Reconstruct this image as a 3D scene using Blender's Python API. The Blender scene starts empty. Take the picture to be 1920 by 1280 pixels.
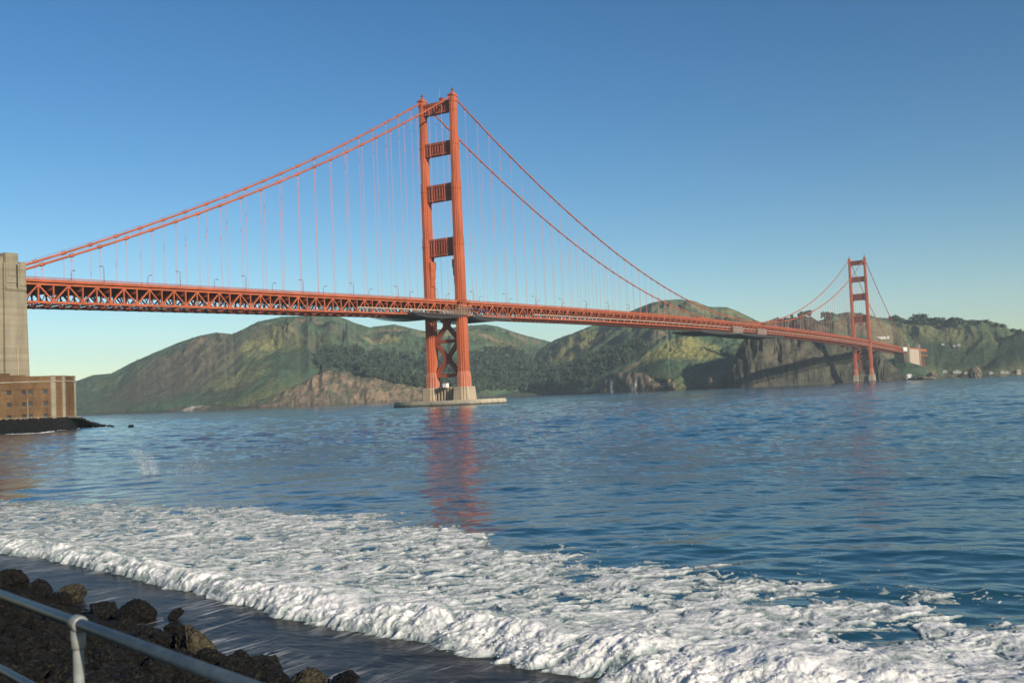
import bpy, bmesh, math, random
import numpy as np
from mathutils import Vector, Matrix
random.seed(7)
C = bpy.context.scene.collection
SC = bpy.context.scene
R = math.radians

# ------------------------------------------------------------------ camera
CAM = np.array([-620.69, -431.66, 6.49]); YAW, PITCH, ROLL, FPX = 0.5447254, 0.0507947, -0.0433080, 1933.43
FW = np.array([math.cos(PITCH)*math.cos(YAW), math.cos(PITCH)*math.sin(YAW), math.sin(PITCH)])
_r = np.cross(FW, [0, 0, 1]); _r /= np.linalg.norm(_r); _u = np.cross(_r, FW)
RT = math.cos(ROLL)*_r + math.sin(ROLL)*_u
UP = -math.sin(ROLL)*_r + math.cos(ROLL)*_u
cd = bpy.data.cameras.new('camera'); cam = bpy.data.objects.new('camera', cd); C.objects.link(cam)
M = Matrix.Identity(4)
for i in range(3):
    M[i][0], M[i][1], M[i][2], M[i][3] = RT[i], UP[i], -FW[i], CAM[i]
cam.matrix_world = M
cd.sensor_width = 36.0; cd.lens = FPX/1920*36; cd.clip_start = 0.1; cd.clip_end = 30000
cd.dof.use_dof = True; cd.dof.focus_distance = 500; cd.dof.aperture_fstop = 6.3
SC.camera = cam

# ------------------------------------------------------------------ sky, sun, exposure
SUN_EL, SUN_DIR = R(21), (-math.sin(R(20)), -math.cos(R(20)))      # direction towards the sun, in plan
w = bpy.data.worlds.new('World'); SC.world = w; w.use_nodes = True
nt = w.node_tree; bg = nt.nodes['Background']
sky = nt.nodes.new('ShaderNodeTexSky'); sky.sky_type = 'NISHITA'; sky.sun_disc = False
sky.sun_elevation = SUN_EL; sky.sun_rotation = math.atan2(SUN_DIR[0], SUN_DIR[1])
sky.altitude = 0; sky.air_density = 1.0; sky.dust_density = 0.1; sky.ozone_density = 2.6
hs_ = nt.nodes.new('ShaderNodeHueSaturation'); hs_.inputs['Saturation'].default_value = 1.22; hs_.inputs['Value'].default_value = 1.0
gm_ = nt.nodes.new('ShaderNodeGamma'); gm_.inputs[1].default_value = 1.2
nt.links.new(sky.outputs[0], gm_.inputs[0]); nt.links.new(gm_.outputs[0], hs_.inputs['Color']); tn_ = nt.nodes.new('ShaderNodeMix'); tn_.data_type = 'RGBA'; tn_.blend_type = 'MULTIPLY'; tn_.inputs[0].default_value = 1; tn_.inputs[7].default_value = (.97, .985, .97, 1)
nt.links.new(hs_.outputs[0], tn_.inputs[6]); nt.links.new(tn_.outputs[2], bg.inputs[0]); bg.inputs[1].default_value = 0.056
sl = bpy.data.lights.new('sun', 'SUN'); sl.energy = 5.0; sl.angle = R(0.5); sl.color = (1.0, 0.89, 0.76)
so = bpy.data.objects.new('sun', sl); C.objects.link(so)
so.rotation_euler = Vector((-SUN_DIR[0]*math.cos(SUN_EL), -SUN_DIR[1]*math.cos(SUN_EL), -math.sin(SUN_EL))).to_track_quat('-Z', 'Y').to_euler()
SC.view_settings.view_transform = 'Standard'; SC.view_settings.look = 'None'
SC.view_settings.exposure = 0.45; SC.view_settings.gamma = 1.0
SC.cycles.use_denoising = True
SC.cycles.max_bounces = 6; SC.cycles.volume_bounces = 0; SC.cycles.caustics_reflective = False; SC.cycles.caustics_refractive = False

# ------------------------------------------------------------------ helpers
def ray(px, py):
    d = FW*FPX + RT*(px-960) - UP*(py-640)
    return d/np.linalg.norm(d)
def azel(px, py):
    d = ray(px, py); return math.atan2(d[1], d[0]), math.atan2(d[2], math.hypot(d[0], d[1]))
def ground(px, py, z=0.0):
    d = ray(px, py); t = (z-CAM[2])/d[2]; return CAM + d*t
def at_range(px, py, r):
    d = ray(px, py); return CAM + d*(r/math.hypot(d[0], d[1]))

_rs = np.random.RandomState(3)
PERM = np.concatenate([_rs.permutation(512)]*3)
GA = _rs.rand(512)*2*np.pi; GX, GY = np.cos(GA), np.sin(GA)
G3 = _rs.normal(size=(512, 3)); G3 /= np.linalg.norm(G3, axis=1)[:, None]
def perlin2(x, y, seed=0):
    x = np.asarray(x, float); y = np.asarray(y, float)
    xi = np.floor(x).astype(np.int64); yi = np.floor(y).astype(np.int64); xf = x-xi; yf = y-yi
    u = xf*xf*xf*(xf*(xf*6-15)+10); v = yf*yf*yf*(yf*(yf*6-15)+10)
    def g(a, b, fx, fy):
        h = PERM[(PERM[(a+seed*37) & 511]+b) & 511]; return GX[h]*fx+GY[h]*fy
    n = (g(xi, yi, xf, yf)*(1-u)+g(xi+1, yi, xf-1, yf)*u)*(1-v)+(g(xi, yi+1, xf, yf-1)*(1-u)+g(xi+1, yi+1, xf-1, yf-1)*u)*v
    return n*1.5
def fbm2(x, y, o=4, seed=0, gain=.5):
    s = 0; a = 1; t = 0
    for k in range(o):
        s = s+a*perlin2(x*2**k, y*2**k, seed+k); t += a; a *= gain
    return s/t
def ridged2(x, y, o=4, seed=0, gain=.5):
    s = 0; a = 1; t = 0
    for k in range(o):
        s = s+a*(1-2*np.abs(perlin2(x*2**k, y*2**k, seed+k))); t += a; a *= gain
    return s/t
def perlin3(p, seed=0):
    p = np.asarray(p, float); i = np.floor(p).astype(np.int64); f = p-i; u = f*f*f*(f*(f*6-15)+10)
    def g(dx, dy, dz):
        h = PERM[(PERM[(PERM[(i[:, 0]+dx+seed*37) & 511]+i[:, 1]+dy) & 511]+i[:, 2]+dz) & 511]
        return (G3[h]*(f-[dx, dy, dz])).sum(1)
    L = lambda a, b, t: a+(b-a)*t
    return 1.6*L(L(L(g(0,0,0), g(1,0,0), u[:,0]), L(g(0,1,0), g(1,1,0), u[:,0]), u[:,1]),
             L(L(g(0,0,1), g(1,0,1), u[:,0]), L(g(0,1,1), g(1,1,1), u[:,0]), u[:,1]), u[:,2])
def ss(a, b, x):
    t = np.clip((x-a)/(b-a), 0, 1); return t*t*(3-2*t)

def mesh_np(name, V, F, mat, parent=None, smooth=False, attrs=None, mats=None):
    """V (n,3), F (m,k) array -> object"""
    me = bpy.data.meshes.new(name); V = np.ascontiguousarray(V, np.float32); F = np.ascontiguousarray(F, np.int32)
    me.vertices.add(len(V)); me.vertices.foreach_set('co', V.ravel())
    k = F.shape[1]; me.loops.add(F.size); me.loops.foreach_set('vertex_index', F.ravel())
    me.polygons.add(len(F)); me.polygons.foreach_set('loop_start', np.arange(0, F.size, k, dtype=np.int32))
    me.polygons.foreach_set('loop_total', np.full(len(F), k, np.int32))
    if smooth: me.polygons.foreach_set('use_smooth', np.ones(len(F), bool))
    for an, (ty, arr) in (attrs or {}).items():
        a = me.attributes.new(an, ty, 'POINT')
        a.data.foreach_set('value' if ty == 'FLOAT' else 'color', np.ascontiguousarray(arr, np.float32).ravel())
    me.materials.append(mat); me.update(calc_edges=True); me.validate()
    o = bpy.data.objects.new(name, me); C.objects.link(o)
    if parent is not None: o.parent = parent
    return o
def tag(o, label=None, cat=None, group=None, kind=None):
    if label: o['label'] = label
    if cat: o['category'] = cat
    if group: o['group'] = group
    if kind: o['kind'] = kind
    return o
def empty(name, loc=(0, 0, 0), rz=0):
    o = bpy.data.objects.new(name, None); C.objects.link(o); o.location = loc; o.rotation_euler = (0, 0, rz); return o
def copy_tree(o, parent=None):
    c = o.copy(); C.objects.link(c)
    if parent is not None: c.parent = parent
    for ch in o.children: copy_tree(ch, c)
    return c

class MB:
    """collects shapes and links them as ONE mesh object"""
    def __init__(s): s.v = []; s.f = []
    def add(s, vs, fs):
        n = len(s.v); s.v += [tuple(map(float, q)) for q in vs]; s.f += [tuple(n+i for i in f) for f in fs]; return s
    def box(s, x0, x1, y0, y1, z0, z1):
        return s.add([(x0,y0,z0),(x1,y0,z0),(x1,y1,z0),(x0,y1,z0),(x0,y0,z1),(x1,y0,z1),(x1,y1,z1),(x0,y1,z1)],
              [(0,3,2,1),(4,5,6,7),(0,1,5,4),(1,2,6,5),(2,3,7,6),(3,0,4,7)])
    def beam(s, p, q, wd, ht, side=(0, 1, 0)):
        """box along p-q; wd measured along `side`, ht across it"""
        p = Vector(p); q = Vector(q); d = (q-p).normalized(); a = Vector(side); a = (a-d*a.dot(d)).normalized(); b = d.cross(a)
        vs = []
        for e in (p, q):
            for i, j in ((-1,-1),(1,-1),(1,1),(-1,1)): vs.append(e+a*(i*wd/2)+b*(j*ht/2))
        return s.add(vs, [(0,3,2,1),(4,5,6,7),(0,1,5,4),(1,2,6,5),(2,3,7,6),(3,0,4,7)])
    def prism(s, poly, z0, z1, top=None):
        """poly: ccw xy list; top: optional xy list of the same length"""
        n = len(poly); t = top or poly
        return s.add([(x,y,z0) for x, y in poly]+[(x,y,z1) for x, y in t],
            [tuple(range(n-1,-1,-1)), tuple(range(n,2*n))]+[(i,(i+1)%n,n+(i+1)%n,n+i) for i in range(n)])
    def prism_x(s, poly, x0, x1):
        """poly: yz list"""
        n = len(poly)
        return s.add([(x0,y,z) for y, z in poly]+[(x1,y,z) for y, z in poly],
            [tuple(range(n-1,-1,-1)), tuple(range(n,2*n))]+[(i,(i+1)%n,n+(i+1)%n,n+i) for i in range(n)])
    def tube(s, pts, r, n=8, cap=True):
        pts = [Vector(p) for p in pts]; rs = r if isinstance(r, (list, tuple)) else [r]*len(pts); rings = []; base = len(s.v)
        for i, p in enumerate(pts):
            d = (pts[min(i+1,len(pts)-1)]-pts[max(i-1,0)]).normalized()
            a = d.cross(Vector((0,0,1)) if abs(d.z) < .95 else Vector((1,0,0))).normalized(); b = d.cross(a)
            for k in range(n):
                t = 2*math.pi*k/n; s.v.append(tuple(p+a*(rs[i]*math.cos(t))+b*(rs[i]*math.sin(t))))
        for i in range(len(pts)-1):
            for k in range(n):
                s.f.append((base+i*n+k, base+(i+1)*n+k, base+(i+1)*n+(k+1)%n, base+i*n+(k+1)%n))
        if cap:
            s.f.append(tuple(base+k for k in range(n))); s.f.append(tuple(base+(len(pts)-1)*n+k for k in range(n-1,-1,-1)))
        return s
    def build(s, name, mat, parent=None, bevel=0, smooth=False):
        me = bpy.data.meshes.new(name); me.from_pydata(s.v, [], s.f); me.materials.append(mat)
        bm = bmesh.new(); bm.from_mesh(me); bmesh.ops.recalc_face_normals(bm, faces=bm.faces); bm.to_mesh(me); bm.free()
        if smooth:
            for p in me.polygons: p.use_smooth = True
        o = bpy.data.objects.new(name, me); C.objects.link(o)
        if parent is not None: o.parent = parent
        if bevel:
            m = o.modifiers.new('bevel', 'BEVEL'); m.width = bevel; m.segments = 2; m.limit_method = 'ANGLE'
        return o

# ------------------------------------------------------------------ materials
class NT:
    def __init__(s, name):
        s.m = bpy.data.materials.new(name); s.m.use_nodes = True; s.t = s.m.node_tree; s.b = s.t.nodes['Principled BSDF']
    def n(s, ty, **k):
        o = s.t.nodes.new(ty)
        for a, v in k.items(): setattr(o, a, v)
        return o
    def l(s, a, b): s.t.links.new(a, b)
    def val(s, sock, v):
        if hasattr(v, 'links') or isinstance(v, bpy.types.NodeSocket): s.l(v, sock)
        else: sock.default_value = v
    def coord(s, which='Object', scale=(1, 1, 1)):
        c = s.n('ShaderNodeTexCoord'); m = s.n('ShaderNodeMapping'); m.inputs['Scale'].default_value = scale
        s.l(c.outputs[which], m.inputs[0]); return m.outputs[0]
    def pos(s, scale=(1, 1, 1), rot=(0, 0, 0)):
        g = s.n('ShaderNodeNewGeometry'); m = s.n('ShaderNodeMapping'); m.inputs['Scale'].default_value = scale; m.inputs['Rotation'].default_value = rot
        s.l(g.outputs['Position'], m.inputs[0]); return m.outputs[0]
    def noise(s, vec, scale, detail=4, rough=.55, dist=0):
        o = s.n('ShaderNodeTexNoise'); s.l(vec, o.inputs['Vector']); o.inputs['Scale'].default_value = scale
        o.inputs['Detail'].default_value = detail; o.inputs['Roughness'].default_value = rough; o.inputs['Distortion'].default_value = dist
        return o.outputs['Fac']
    def ramp(s, fac, stops):
        o = s.n('ShaderNodeValToRGB'); s.l(fac, o.inputs[0]); e = o.color_ramp.elements
        while len(e) < len(stops): e.new(.5)
        for x, (p, c) in zip(e, stops):
            x.position = p; x.color = (c, c, c, 1) if isinstance(c, (int, float)) else (*c, 1)
        return o.outputs[0]
    def mix(s, fac, a, b, mode='MIX'):
        o = s.n('ShaderNodeMix', data_type='RGBA', blend_type=mode)
        for sock, v in ((o.inputs[0], fac), (o.inputs[6], a), (o.inputs[7], b)):
            if isinstance(v, tuple): sock.default_value = (*v, 1)
            else: s.val(sock, v)
        return o.outputs[2]
    def math(s, op, a, b=0.0):
        o = s.n('ShaderNodeMath', operation=op); s.val(o.inputs[0], a); s.val(o.inputs[1], b); return o.outputs[0]
    def attr(s, name):
        o = s.n('ShaderNodeAttribute'); o.attribute_name = name; return o
    def bump(s, h, dist=1.0, strength=1.0, normal=None):
        o = s.n('ShaderNodeBump'); s.l(h, o.inputs['Height']); o.inputs['Distance'].default_value = dist; o.inputs['Strength'].default_value = strength
        if normal is not None: s.l(normal, o.inputs['Normal'])
        return o.outputs[0]
    def done(s, col=None, rough=.7, normal=None, spec=.5, metal=0):
        if col is not None:
            if isinstance(col, tuple): s.b.inputs['Base Color'].default_value = (*col, 1)
            else: s.l(col, s.b.inputs['Base Color'])
        s.val(s.b.inputs['Roughness'], rough); s.b.inputs['Specular IOR Level'].default_value = spec; s.b.inputs['Metallic'].default_value = metal
        if normal is not None: s.l(normal, s.b.inputs['Normal'])
        return s.m

def paint(name, col, var=.25, scale=.25, rough=.55, streak=True):
    m = NT(name); v = m.pos((1, 1, .25 if streak else 1))
    n1 = m.noise(v, scale, 6, .65); f = m.ramp(n1, [(.3, 1-var), (.7, 1+var)])
    n2 = m.noise(m.pos(), scale*9, 3); f2 = m.ramp(n2, [(.3, 1-var*.4), (.7, 1+var*.4)])
    c = m.mix(1.0, col, f, 'MULTIPLY'); c = m.mix(1.0, c, f2, 'MULTIPLY')
    return m.done(c, rough, spec=.3)
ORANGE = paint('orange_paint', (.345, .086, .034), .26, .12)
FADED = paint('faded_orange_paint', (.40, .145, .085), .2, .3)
SHADEOR = paint('shaded_orange_paint', (.27, .064, .031), .25, .15)  # same bridge orange, darkened: shade on struts and bracing put into the colour
ROPE = paint('hanger_paint', (.48, .18, .14), .1)
ASPH = paint('asphalt', (.06, .058, .055), .2)
CONC = None
def concrete(name, col, lines=True):
    m = NT(name); z = m.pos((.02, .02, 1)); p = m.pos()
    bands = m.noise(z, .55, 3, .6); big = m.noise(m.pos((1, 1, .2)), .22, 5, .65); fine = m.noise(p, 2.5, 4)
    c = m.mix(1.0, col, m.ramp(bands, [(.3, .80), (.7, 1.12)]), 'MULTIPLY')
    c = m.mix(1.0, c, m.ramp(big, [(.3, .74), (.68, 1.15)]), 'MULTIPLY'); c = m.mix(1.0, c, m.ramp(fine, [(.3, .9), (.7, 1.08)]), 'MULTIPLY')
    return m.done(c, .9, m.bump(fine, .05, .6), spec=.2)
CONC = concrete('weathered_concrete', (.235, .205, .14))
PIERC = concrete('pier_concrete', (.36, .29, .20))
STEEL = paint('grey_steel', (.30, .31, .29), .2, .4)
PALE = paint('pale_netting', (.36, .29, .22), .2, .4); NETTING = paint('dull_netting', (.19, .105, .07), .25, .4)
TARP = paint('blue_tarp', (.05, .12, .30), .2, .4)
LAMPM = paint('lamp_paint', (.16, .05, .04), .1)
WHITE = paint('white_wall', (.72, .70, .64), .1, .2)
CREAM = paint('cream_wall', (.42, .34, .245), .12, .1)
DARK = paint('dark_opening', (.015, .015, .016), .1)

# ------------------------------------------------------------------ terrain: hills across the strait
def crest(pts, extra=0):
    a = np.array([azel(*p) for p in pts]); i = np.argsort(a[:, 0]); return a[i, 0], a[i, 1]
def by_px(pts):
    a = np.array([[azel(x, 740)[0], v] for x, v in pts]); i = np.argsort(a[:, 0]); return a[i, 0], a[i, 1]
AZ1, AZ0 = azel(-420, 740)[0], azel(2330, 740)[0]
NA, NR = 1350, 430
az = np.linspace(AZ0, AZ1, NA); rr = 1750*(5200/1750)**np.linspace(0, 1, NR)
AZ, RR = np.meshgrid(az, rr, indexing='ij')
GXW = CAM[0]+RR*np.cos(AZ); GYW = CAM[1]+RR*np.sin(AZ)
warp = fbm2(GXW/260, GYW/260, 3, 11)
SHORE = [(-420,3000),(140,2600),(300,2350),(500,2120),(800,2160),(980,2480),(1100,2260),(1250,1960),(1400,1985),(1600,2090),(1700,2120),(1920,2330),(2330,2700)]
LAY = {
 'west_hill': dict(p=[(-420,745),(-100,728),(60,724),(142,715),(173,703),(209,700),(246,680),(297,658),(337,641),(377,628.5),(406,623),(435,626),(457,616.5),(483,603),(526,594),(574,591.7),(621,589),(640,594.6),(669,607),(698,614.7),(738,608.5),(774,616.5),(793,621),(883,610),(910,608),(931,611),(966,623),(998,633),(1019,637),(1060,650),(1160,690),(1250,727)],
    S=SHORE, R=[(-420,4200),(140,3500),(400,3050),(620,2900),(740,3200),(900,3350),(1020,3500),(1250,3500)], dome=.45, g=.33),
 'far_peak': dict(p=[(60,735),(150,712),(165,706),(180,703),(200,706),(260,735)], S=[(60,3600),(260,3600)], R=[(60,4300),(260,4300)], dome=.6, g=.1),
 'far_grey_hill': dict(p=[(640,640),(700,612),(740,608),(800,622),(860,618),(905,608),(960,622),(1010,635),(1040,650)], S=[(600,3300),(1040,3300)], R=[(640,4100),(1040,4100)], dome=.5, g=.15),
 'middle_hill': dict(p=[(930,738),(985,690),(1019,650),(1041,636.5),(1074,624.6),(1106,611.7),(1150,597),(1190,580),(1219,568.4),(1245,562.6),(1274,561),(1300,564),(1329,575),(1364,576),(1384,583.6),(1419,601),(1450,615),(1520,650),(1600,690),(1680,712)],
    S=SHORE, R=[(930,2900),(1019,3100),(1274,2950),(1419,2900),(1680,2800)], dome=.55, g=.3),
 'pine_spur': dict(p=[(1020,742),(1045,722),(1075,700),(1110,684),(1150,668),(1190,650),(1230,640),(1260,640),(1290,655),(1330,690),(1365,728)], S=SHORE, R=[(1020,2420),(1150,2430),(1200,2500),(1290,2450),(1365,2300)], dome=.5, g=.25),
 'tan_bluff': dict(p=[(455,768),(480,752),(520,738),(560,720),(590,702),(608,692),(650,697),(690,698),(720,706),(760,716),(800,722),(850,732),(890,744)], S=[(455,2060),(600,2010),(890,2080)], R=[(455,2140),(600,2140),(890,2170)], dome=.4, g=.5, cliff=1),
 'left_bluff': dict(p=[(300,774),(325,764),(350,760),(385,758),(430,759),(470,762),(520,770)], S=[(300,2300),(520,2080)], R=[(300,2340),(520,2120)], dome=.4, g=.4, cliff=1),
 'low_bluff': dict(p=[(1085,742),(1110,728),(1130,708),(1150,698),(1185,697),(1210,700),(1225,712),(1240,716),(1252,708),(1262,712),(1270,733)], S=[(1085,2190),(1270,1925)], R=[(1085,2230),(1270,1990)], dome=.4, g=.5, cliff=1),
 'cliff': dict(p=[(1361,728),(1366,700),(1376,672),(1388,646),(1402,626),(1420,610),(1437,601.7),(1453,596),(1490,594),(1507,592),(1522,594),(1540,606),(1560,620),(1575,628),(1600,640),(1625,655),(1650,690),(1680,715)],
    S=[(1361,1850),(1395,1835),(1450,1860),(1530,1960),(1600,2060),(1680,2110)], R=[(1361,1930),(1400,1950),(1460,2040),(1560,2190),(1680,2200)], dome=.75, g=.85, cliff=2),
 'tower_spur': dict(p=[(1575,715),(1592,690),(1610,672),(1632,660),(1648,656),(1660,668),(1672,682),(1690,700),(1700,712)], S=[(1575,2045),(1700,2075)], R=[(1575,2120),(1700,2130)], dome=.6, g=.45, cliff=2),
 'anchor_slope': dict(p=[(1640,712),(1660,694),(1678,682),(1700,678),(1720,683),(1735,690),(1752,708)], S=[(1640,2110),(1752,2130)], R=[(1640,2250),(1752,2260)], dome=.5, g=.25),
 'east_hill': dict(SS=1, p=[(1420,660),(1480,620),(1520,606),(1546,598),(1568,588.7),(1590,584.6),(1614,587),(1644,595),(1671,597),(1706,599.5),(1739,602),(1779,601),(1822,599.5),(1858,602),(1887,614),(1912,624),(1920,625),(1990,632),(2100,650),(2330,690)],
    S=[(1420,2000),(1640,2300),(1680,2480),(1770,2490),(1850,2500),(1920,2510),(2330,2800)], R=[(1420,2900),(1590,3000),(1740,2850),(1850,2750),(1920,2850),(2330,3100)], dome=.55, g=.42),
 'east_knoll': dict(p=[(1800,702),(1840,672),(1875,640),(1905,624),(1935,616),(2000,622),(2100,650),(2200,690)], S=[(1800,2400),(1930,2420),(2200,2600)], R=[(1800,2650),(2200,2850)], dome=.5, g=.3),
 'beach_low': dict(p=[(860,744),(900,737),(960,735.5),(1010,737),(1040,742)], S=[(860,2400),(1040,2400)], R=[(860,2470),(1040,2470)], dome=.5, g=.1),
}
Z = np.full(AZ.shape, -6.0); LID = np.zeros(AZ.shape, int)
names = list(LAY)
lat = AZ*2300
for li, nm in enumerate(names):
    L = LAY[nm]; ca, ce = crest(L['p']); elt = np.interp(az, ca, ce, left=-.02, right=-.02)
    inside = (az >= ca[0]) & (az <= ca[-1])
    S = np.interp(az, *by_px(L['S'])); Rr = np.interp(az, *by_px(L['R']))
    cl = L.get('cliff', 0)
    jag = fbm2(lat[:, 0]/70, np.full(NA, li*7.3), 4, 20+li)
    S = S+jag*(18 if cl else 25); Rr = Rr+fbm2(lat[:, 0]/160, np.full(NA, li*3.1), 3, 40+li)*(15 if cl else 60)
    t = (RR-S[:, None])/(Rr-S)[:, None]
    tc = np.clip(t, 0, 1); dome = 1-(1-tc)**1.9; conc = tc*tc*(3-2*tc)
    f = .06*ss(0, .05, t)+.94*(L['dome']*dome+(1-L['dome'])*conc)
    if cl: f = .25*ss(0, .1, t)+.75*f
    back = np.clip(t-1, 0, None); f = f*np.clip(1-.28*back*back/(1+.4*back)-(.1*back if not cl else .02*back), 0, 1)
    wv = 4*tc*(1-tc)
    n1 = ridged2(lat/(90 if cl else 210)+warp*.8, RR/(260 if cl else 700)+li*3.3, 5, 60+li, .55)-.25
    n2 = fbm2(GXW/38+li, GYW/38, 4, 80+li)
    n4 = ridged2(lat/70+warp*1.5, RR/240+li, 4, 120+li, .55)-.3
    h = f*(1+wv*L['g']*(n1*.95+(0 if cl else .35*n4)))+wv*n2*(.05 if cl else .03)
    if cl:
        n3 = ridged2(lat/26+RR/80+warp, RR/90-lat/150, 4, 90+li, .6)-.3
        n5 = ridged2(lat/85+Z*0+warp*1.2, RR/110+lat/240, 3, 170+li)-.3
        h = h+wv*(n3*(.17 if cl == 2 else .09)+(n5*.22 if cl == 2 else 0))
    ztop = np.ones(NA)*0
    with np.errstate(all='ignore'):
        q = np.where(h > .02, h/RR, 0).max(1)
    zt = np.tan(elt)/q                     # so that the crest meets its elevation from the eye
    z0 = CAM[2]/RR.mean()
    # h*A/RR - 6.49/RR <= tan(el):  solve A at the maximising range
    ir = np.argmax(np.where(h > .02, h/RR, 0), 1); rm = RR[np.arange(NA), ir]; hm = h[np.arange(NA), ir]
    A = (np.tan(elt)*rm+CAM[2])/hm
    zz = h*A[:, None]
    zz = np.where(inside[:, None] & (t > 0), zz, -6)
    zz = np.where((A < 0)[:, None], -6, zz)
    up = zz > Z
    Z = np.where(up, zz, Z); LID = np.where(up, li, LID)
Z = Z+np.where(Z > 1, fbm2(GXW/14, GYW/14, 3, 5)*1.1*np.clip(Z/25, 0, 1), 0)
# albedo of the ground itself: grass, scrub, scree, bare rock
gz_r = np.gradient(Z, axis=1)/np.gradient(RR, axis=1); gz_a = np.gradient(Z, axis=0)/(RR*(az[1]-az[0]))
slope = np.hypot(gz_r, gz_a)
def col(*c): return np.array(c)[None, None, :]
nA = fbm2(GXW/190, GYW/190, 4, 31); nB = fbm2(GXW/45, GYW/45, 4, 32); nC = fbm2(GXW/420+3, GYW/420, 3, 33); nD = ridged2(lat/60+warp, RR/300, 4, 34)
K = col(.066, .112, .060)*np.ones(AZ.shape+(1,))
def blend(K, c, m): m = np.clip(m, 0, 1)[..., None]; return K*(1-m)+col(*c)*m
K = blend(K, (.040, .062, .034), ss(-.05, .35, nA*.7+nB*.6)*.9)
K = blend(K, (.150, .150, .058), ss(.05, .45, nC+nB*.35-.05)*.75)
K = blend(K, (.105, .098, .062), ss(.35, .8, nD+nB*.4-.25)*.35)
def patch(K, px, py, wa, hr, c, amt=1.0, lo=.0):
    """a patch of other ground cover round the place on the hillside seen at px,py; wa metres across, hr metres up the slope"""
    x, y, z = hit(px, py)
    da = ((GXW-x)*-math.sin(YAW)+(GYW-y)*math.cos(YAW))/wa; dr = ((GXW-x)*math.cos(YAW)+(GYW-y)*math.sin(YAW))/hr
    d = np.sqrt(da*da+dr*dr)+nB*.45+nA*.35
    return blend(K, c, (1-ss(.6, 1.15, d))*amt)
EL = np.arctan2(Z-CAM[2], RR)
ELM = np.maximum.accumulate(EL, axis=1)
def hit(px, py):
    a, e = azel(px, py); i = int(round((a-AZ0)/(AZ1-AZ0)*(NA-1))); i = min(max(i, 0), NA-1)
    j = int(np.searchsorted(ELM[i], e)); j = min(j, NR-1); return GXW[i, j], GYW[i, j], Z[i, j]
BROWN, TAN, YEL, DKG = (.105, .088, .060), (.34, .23, .14), (.20, .185, .07), (.030, .050, .028)
for a in [(350,660,60,80,(.26,.17,.10),.7),(330,690,170,200,BROWN,.75),(380,700,100,150,BROWN,.6),(290,735,130,130,BROWN,.5),(250,720,120,150,BROWN,.35),(430,735,70,60,BROWN,.4),
          (505,640,60,90,YEL,.7),(470,700,60,70,YEL,.45),(420,720,60,50,YEL,.35),(560,640,80,90,YEL,.45),(700,645,45,60,(.26,.22,.13),.7),(715,640,60,60,YEL,.6),(540,670,110,80,DKG,.5),(600,640,80,80,DKG,.3),
          (570,601,120,14,(.25,.17,.10),.7),(745,618,80,12,(.25,.17,.10),.6),(920,632,80,12,(.27,.19,.12),.8),(980,634,40,10,(.27,.19,.12),.6),
          (1060,665,110,110,YEL,.8),(1100,650,90,60,YEL,.6),(1125,630,45,20,(.25,.17,.10),.7),(1210,645,70,30,(.25,.18,.11),.6),(1270,655,90,70,(.27,.25,.08),.9),(1300,665,60,50,(.27,.25,.08),.7),(1340,595,120,60,YEL,.5),(1390,595,60,60,YEL,.6),(1250,580,120,60,YEL,.3),
          (1150,700,30,20,TAN,.8),(1180,690,30,20,TAN,.5),(1545,610,90,40,(.22,.18,.08),.6),(1600,600,120,60,(.20,.17,.08),.6),(1640,620,60,60,(.16,.14,.07),.5),
          (1780,640,70,90,DKG,.7),(1860,680,90,90,DKG,.8),(1890,640,80,90,DKG,.6),(1730,670,70,50,DKG,.5),(1800,670,90,60,DKG,.6),(1750,615,60,80,YEL,.3),(1800,625,40,90,YEL,.35),(1715,620,50,60,YEL,.25)]:
    K = patch(K, *a)
nB = np.where(np.array([LAY[n].get('cliff', 0) for n in names])[LID] > 0, fbm2((lat+Z*.5)/26, (Z*1.1-lat*.2)/22+RR/300, 5, 35, .6), nB)
nD = np.where(np.array([LAY[n].get('cliff', 0) for n in names])[LID] > 0, ridged2((lat+Z*.7)/34, Z/60+RR/200, 4, 36), nD)
cid = [LAY[n].get('cliff', 0) for n in names]; CL = np.array(cid)[LID]
lin = {n: i for i, n in enumerate(names)}
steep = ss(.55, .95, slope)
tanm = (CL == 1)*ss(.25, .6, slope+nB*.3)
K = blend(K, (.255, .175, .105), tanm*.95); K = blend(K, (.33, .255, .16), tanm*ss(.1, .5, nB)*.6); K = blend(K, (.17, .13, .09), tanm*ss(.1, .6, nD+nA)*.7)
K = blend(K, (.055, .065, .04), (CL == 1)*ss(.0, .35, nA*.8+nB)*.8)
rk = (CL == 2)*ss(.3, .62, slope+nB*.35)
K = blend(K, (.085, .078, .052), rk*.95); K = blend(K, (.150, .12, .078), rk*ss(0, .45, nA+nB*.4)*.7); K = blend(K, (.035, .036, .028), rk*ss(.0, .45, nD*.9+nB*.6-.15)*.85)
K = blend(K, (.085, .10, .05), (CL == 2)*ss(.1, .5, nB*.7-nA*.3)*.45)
K = blend(K, (.14, .115, .075), ((CL == 0)*ss(1.0, 1.5, slope+nB*.3))*.6)
K = blend(K, (.06, .055, .045), (1-ss(1.5, 6, Z+nB*4))*.9)
for px, py, wa in ((362,764,26),(1147,729,7),(1188,729,9)):
    K = patch(K, px, py, wa, 9, (.46, .41, .33), .8)
CLM = np.where(CL > 0, np.clip(Z/12, 0, 1), 0)
jit = (fbm2((lat+Z*.35)/16, Z/11+RR/400, 4, 140, .6)*10+ridged2(lat/55+warp*.5, Z/90+RR/300, 4, 150)*16)*CLM
GXW = GXW+jit*np.cos(AZ); GYW = GYW+jit*np.sin(AZ)
idx = np.arange(NA*NR).reshape(NA, NR)
F = np.stack([idx[:-1, :-1], idx[1:, :-1], idx[1:, 1:], idx[:-1, 1:]], -1).reshape(-1, 4)
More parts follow.
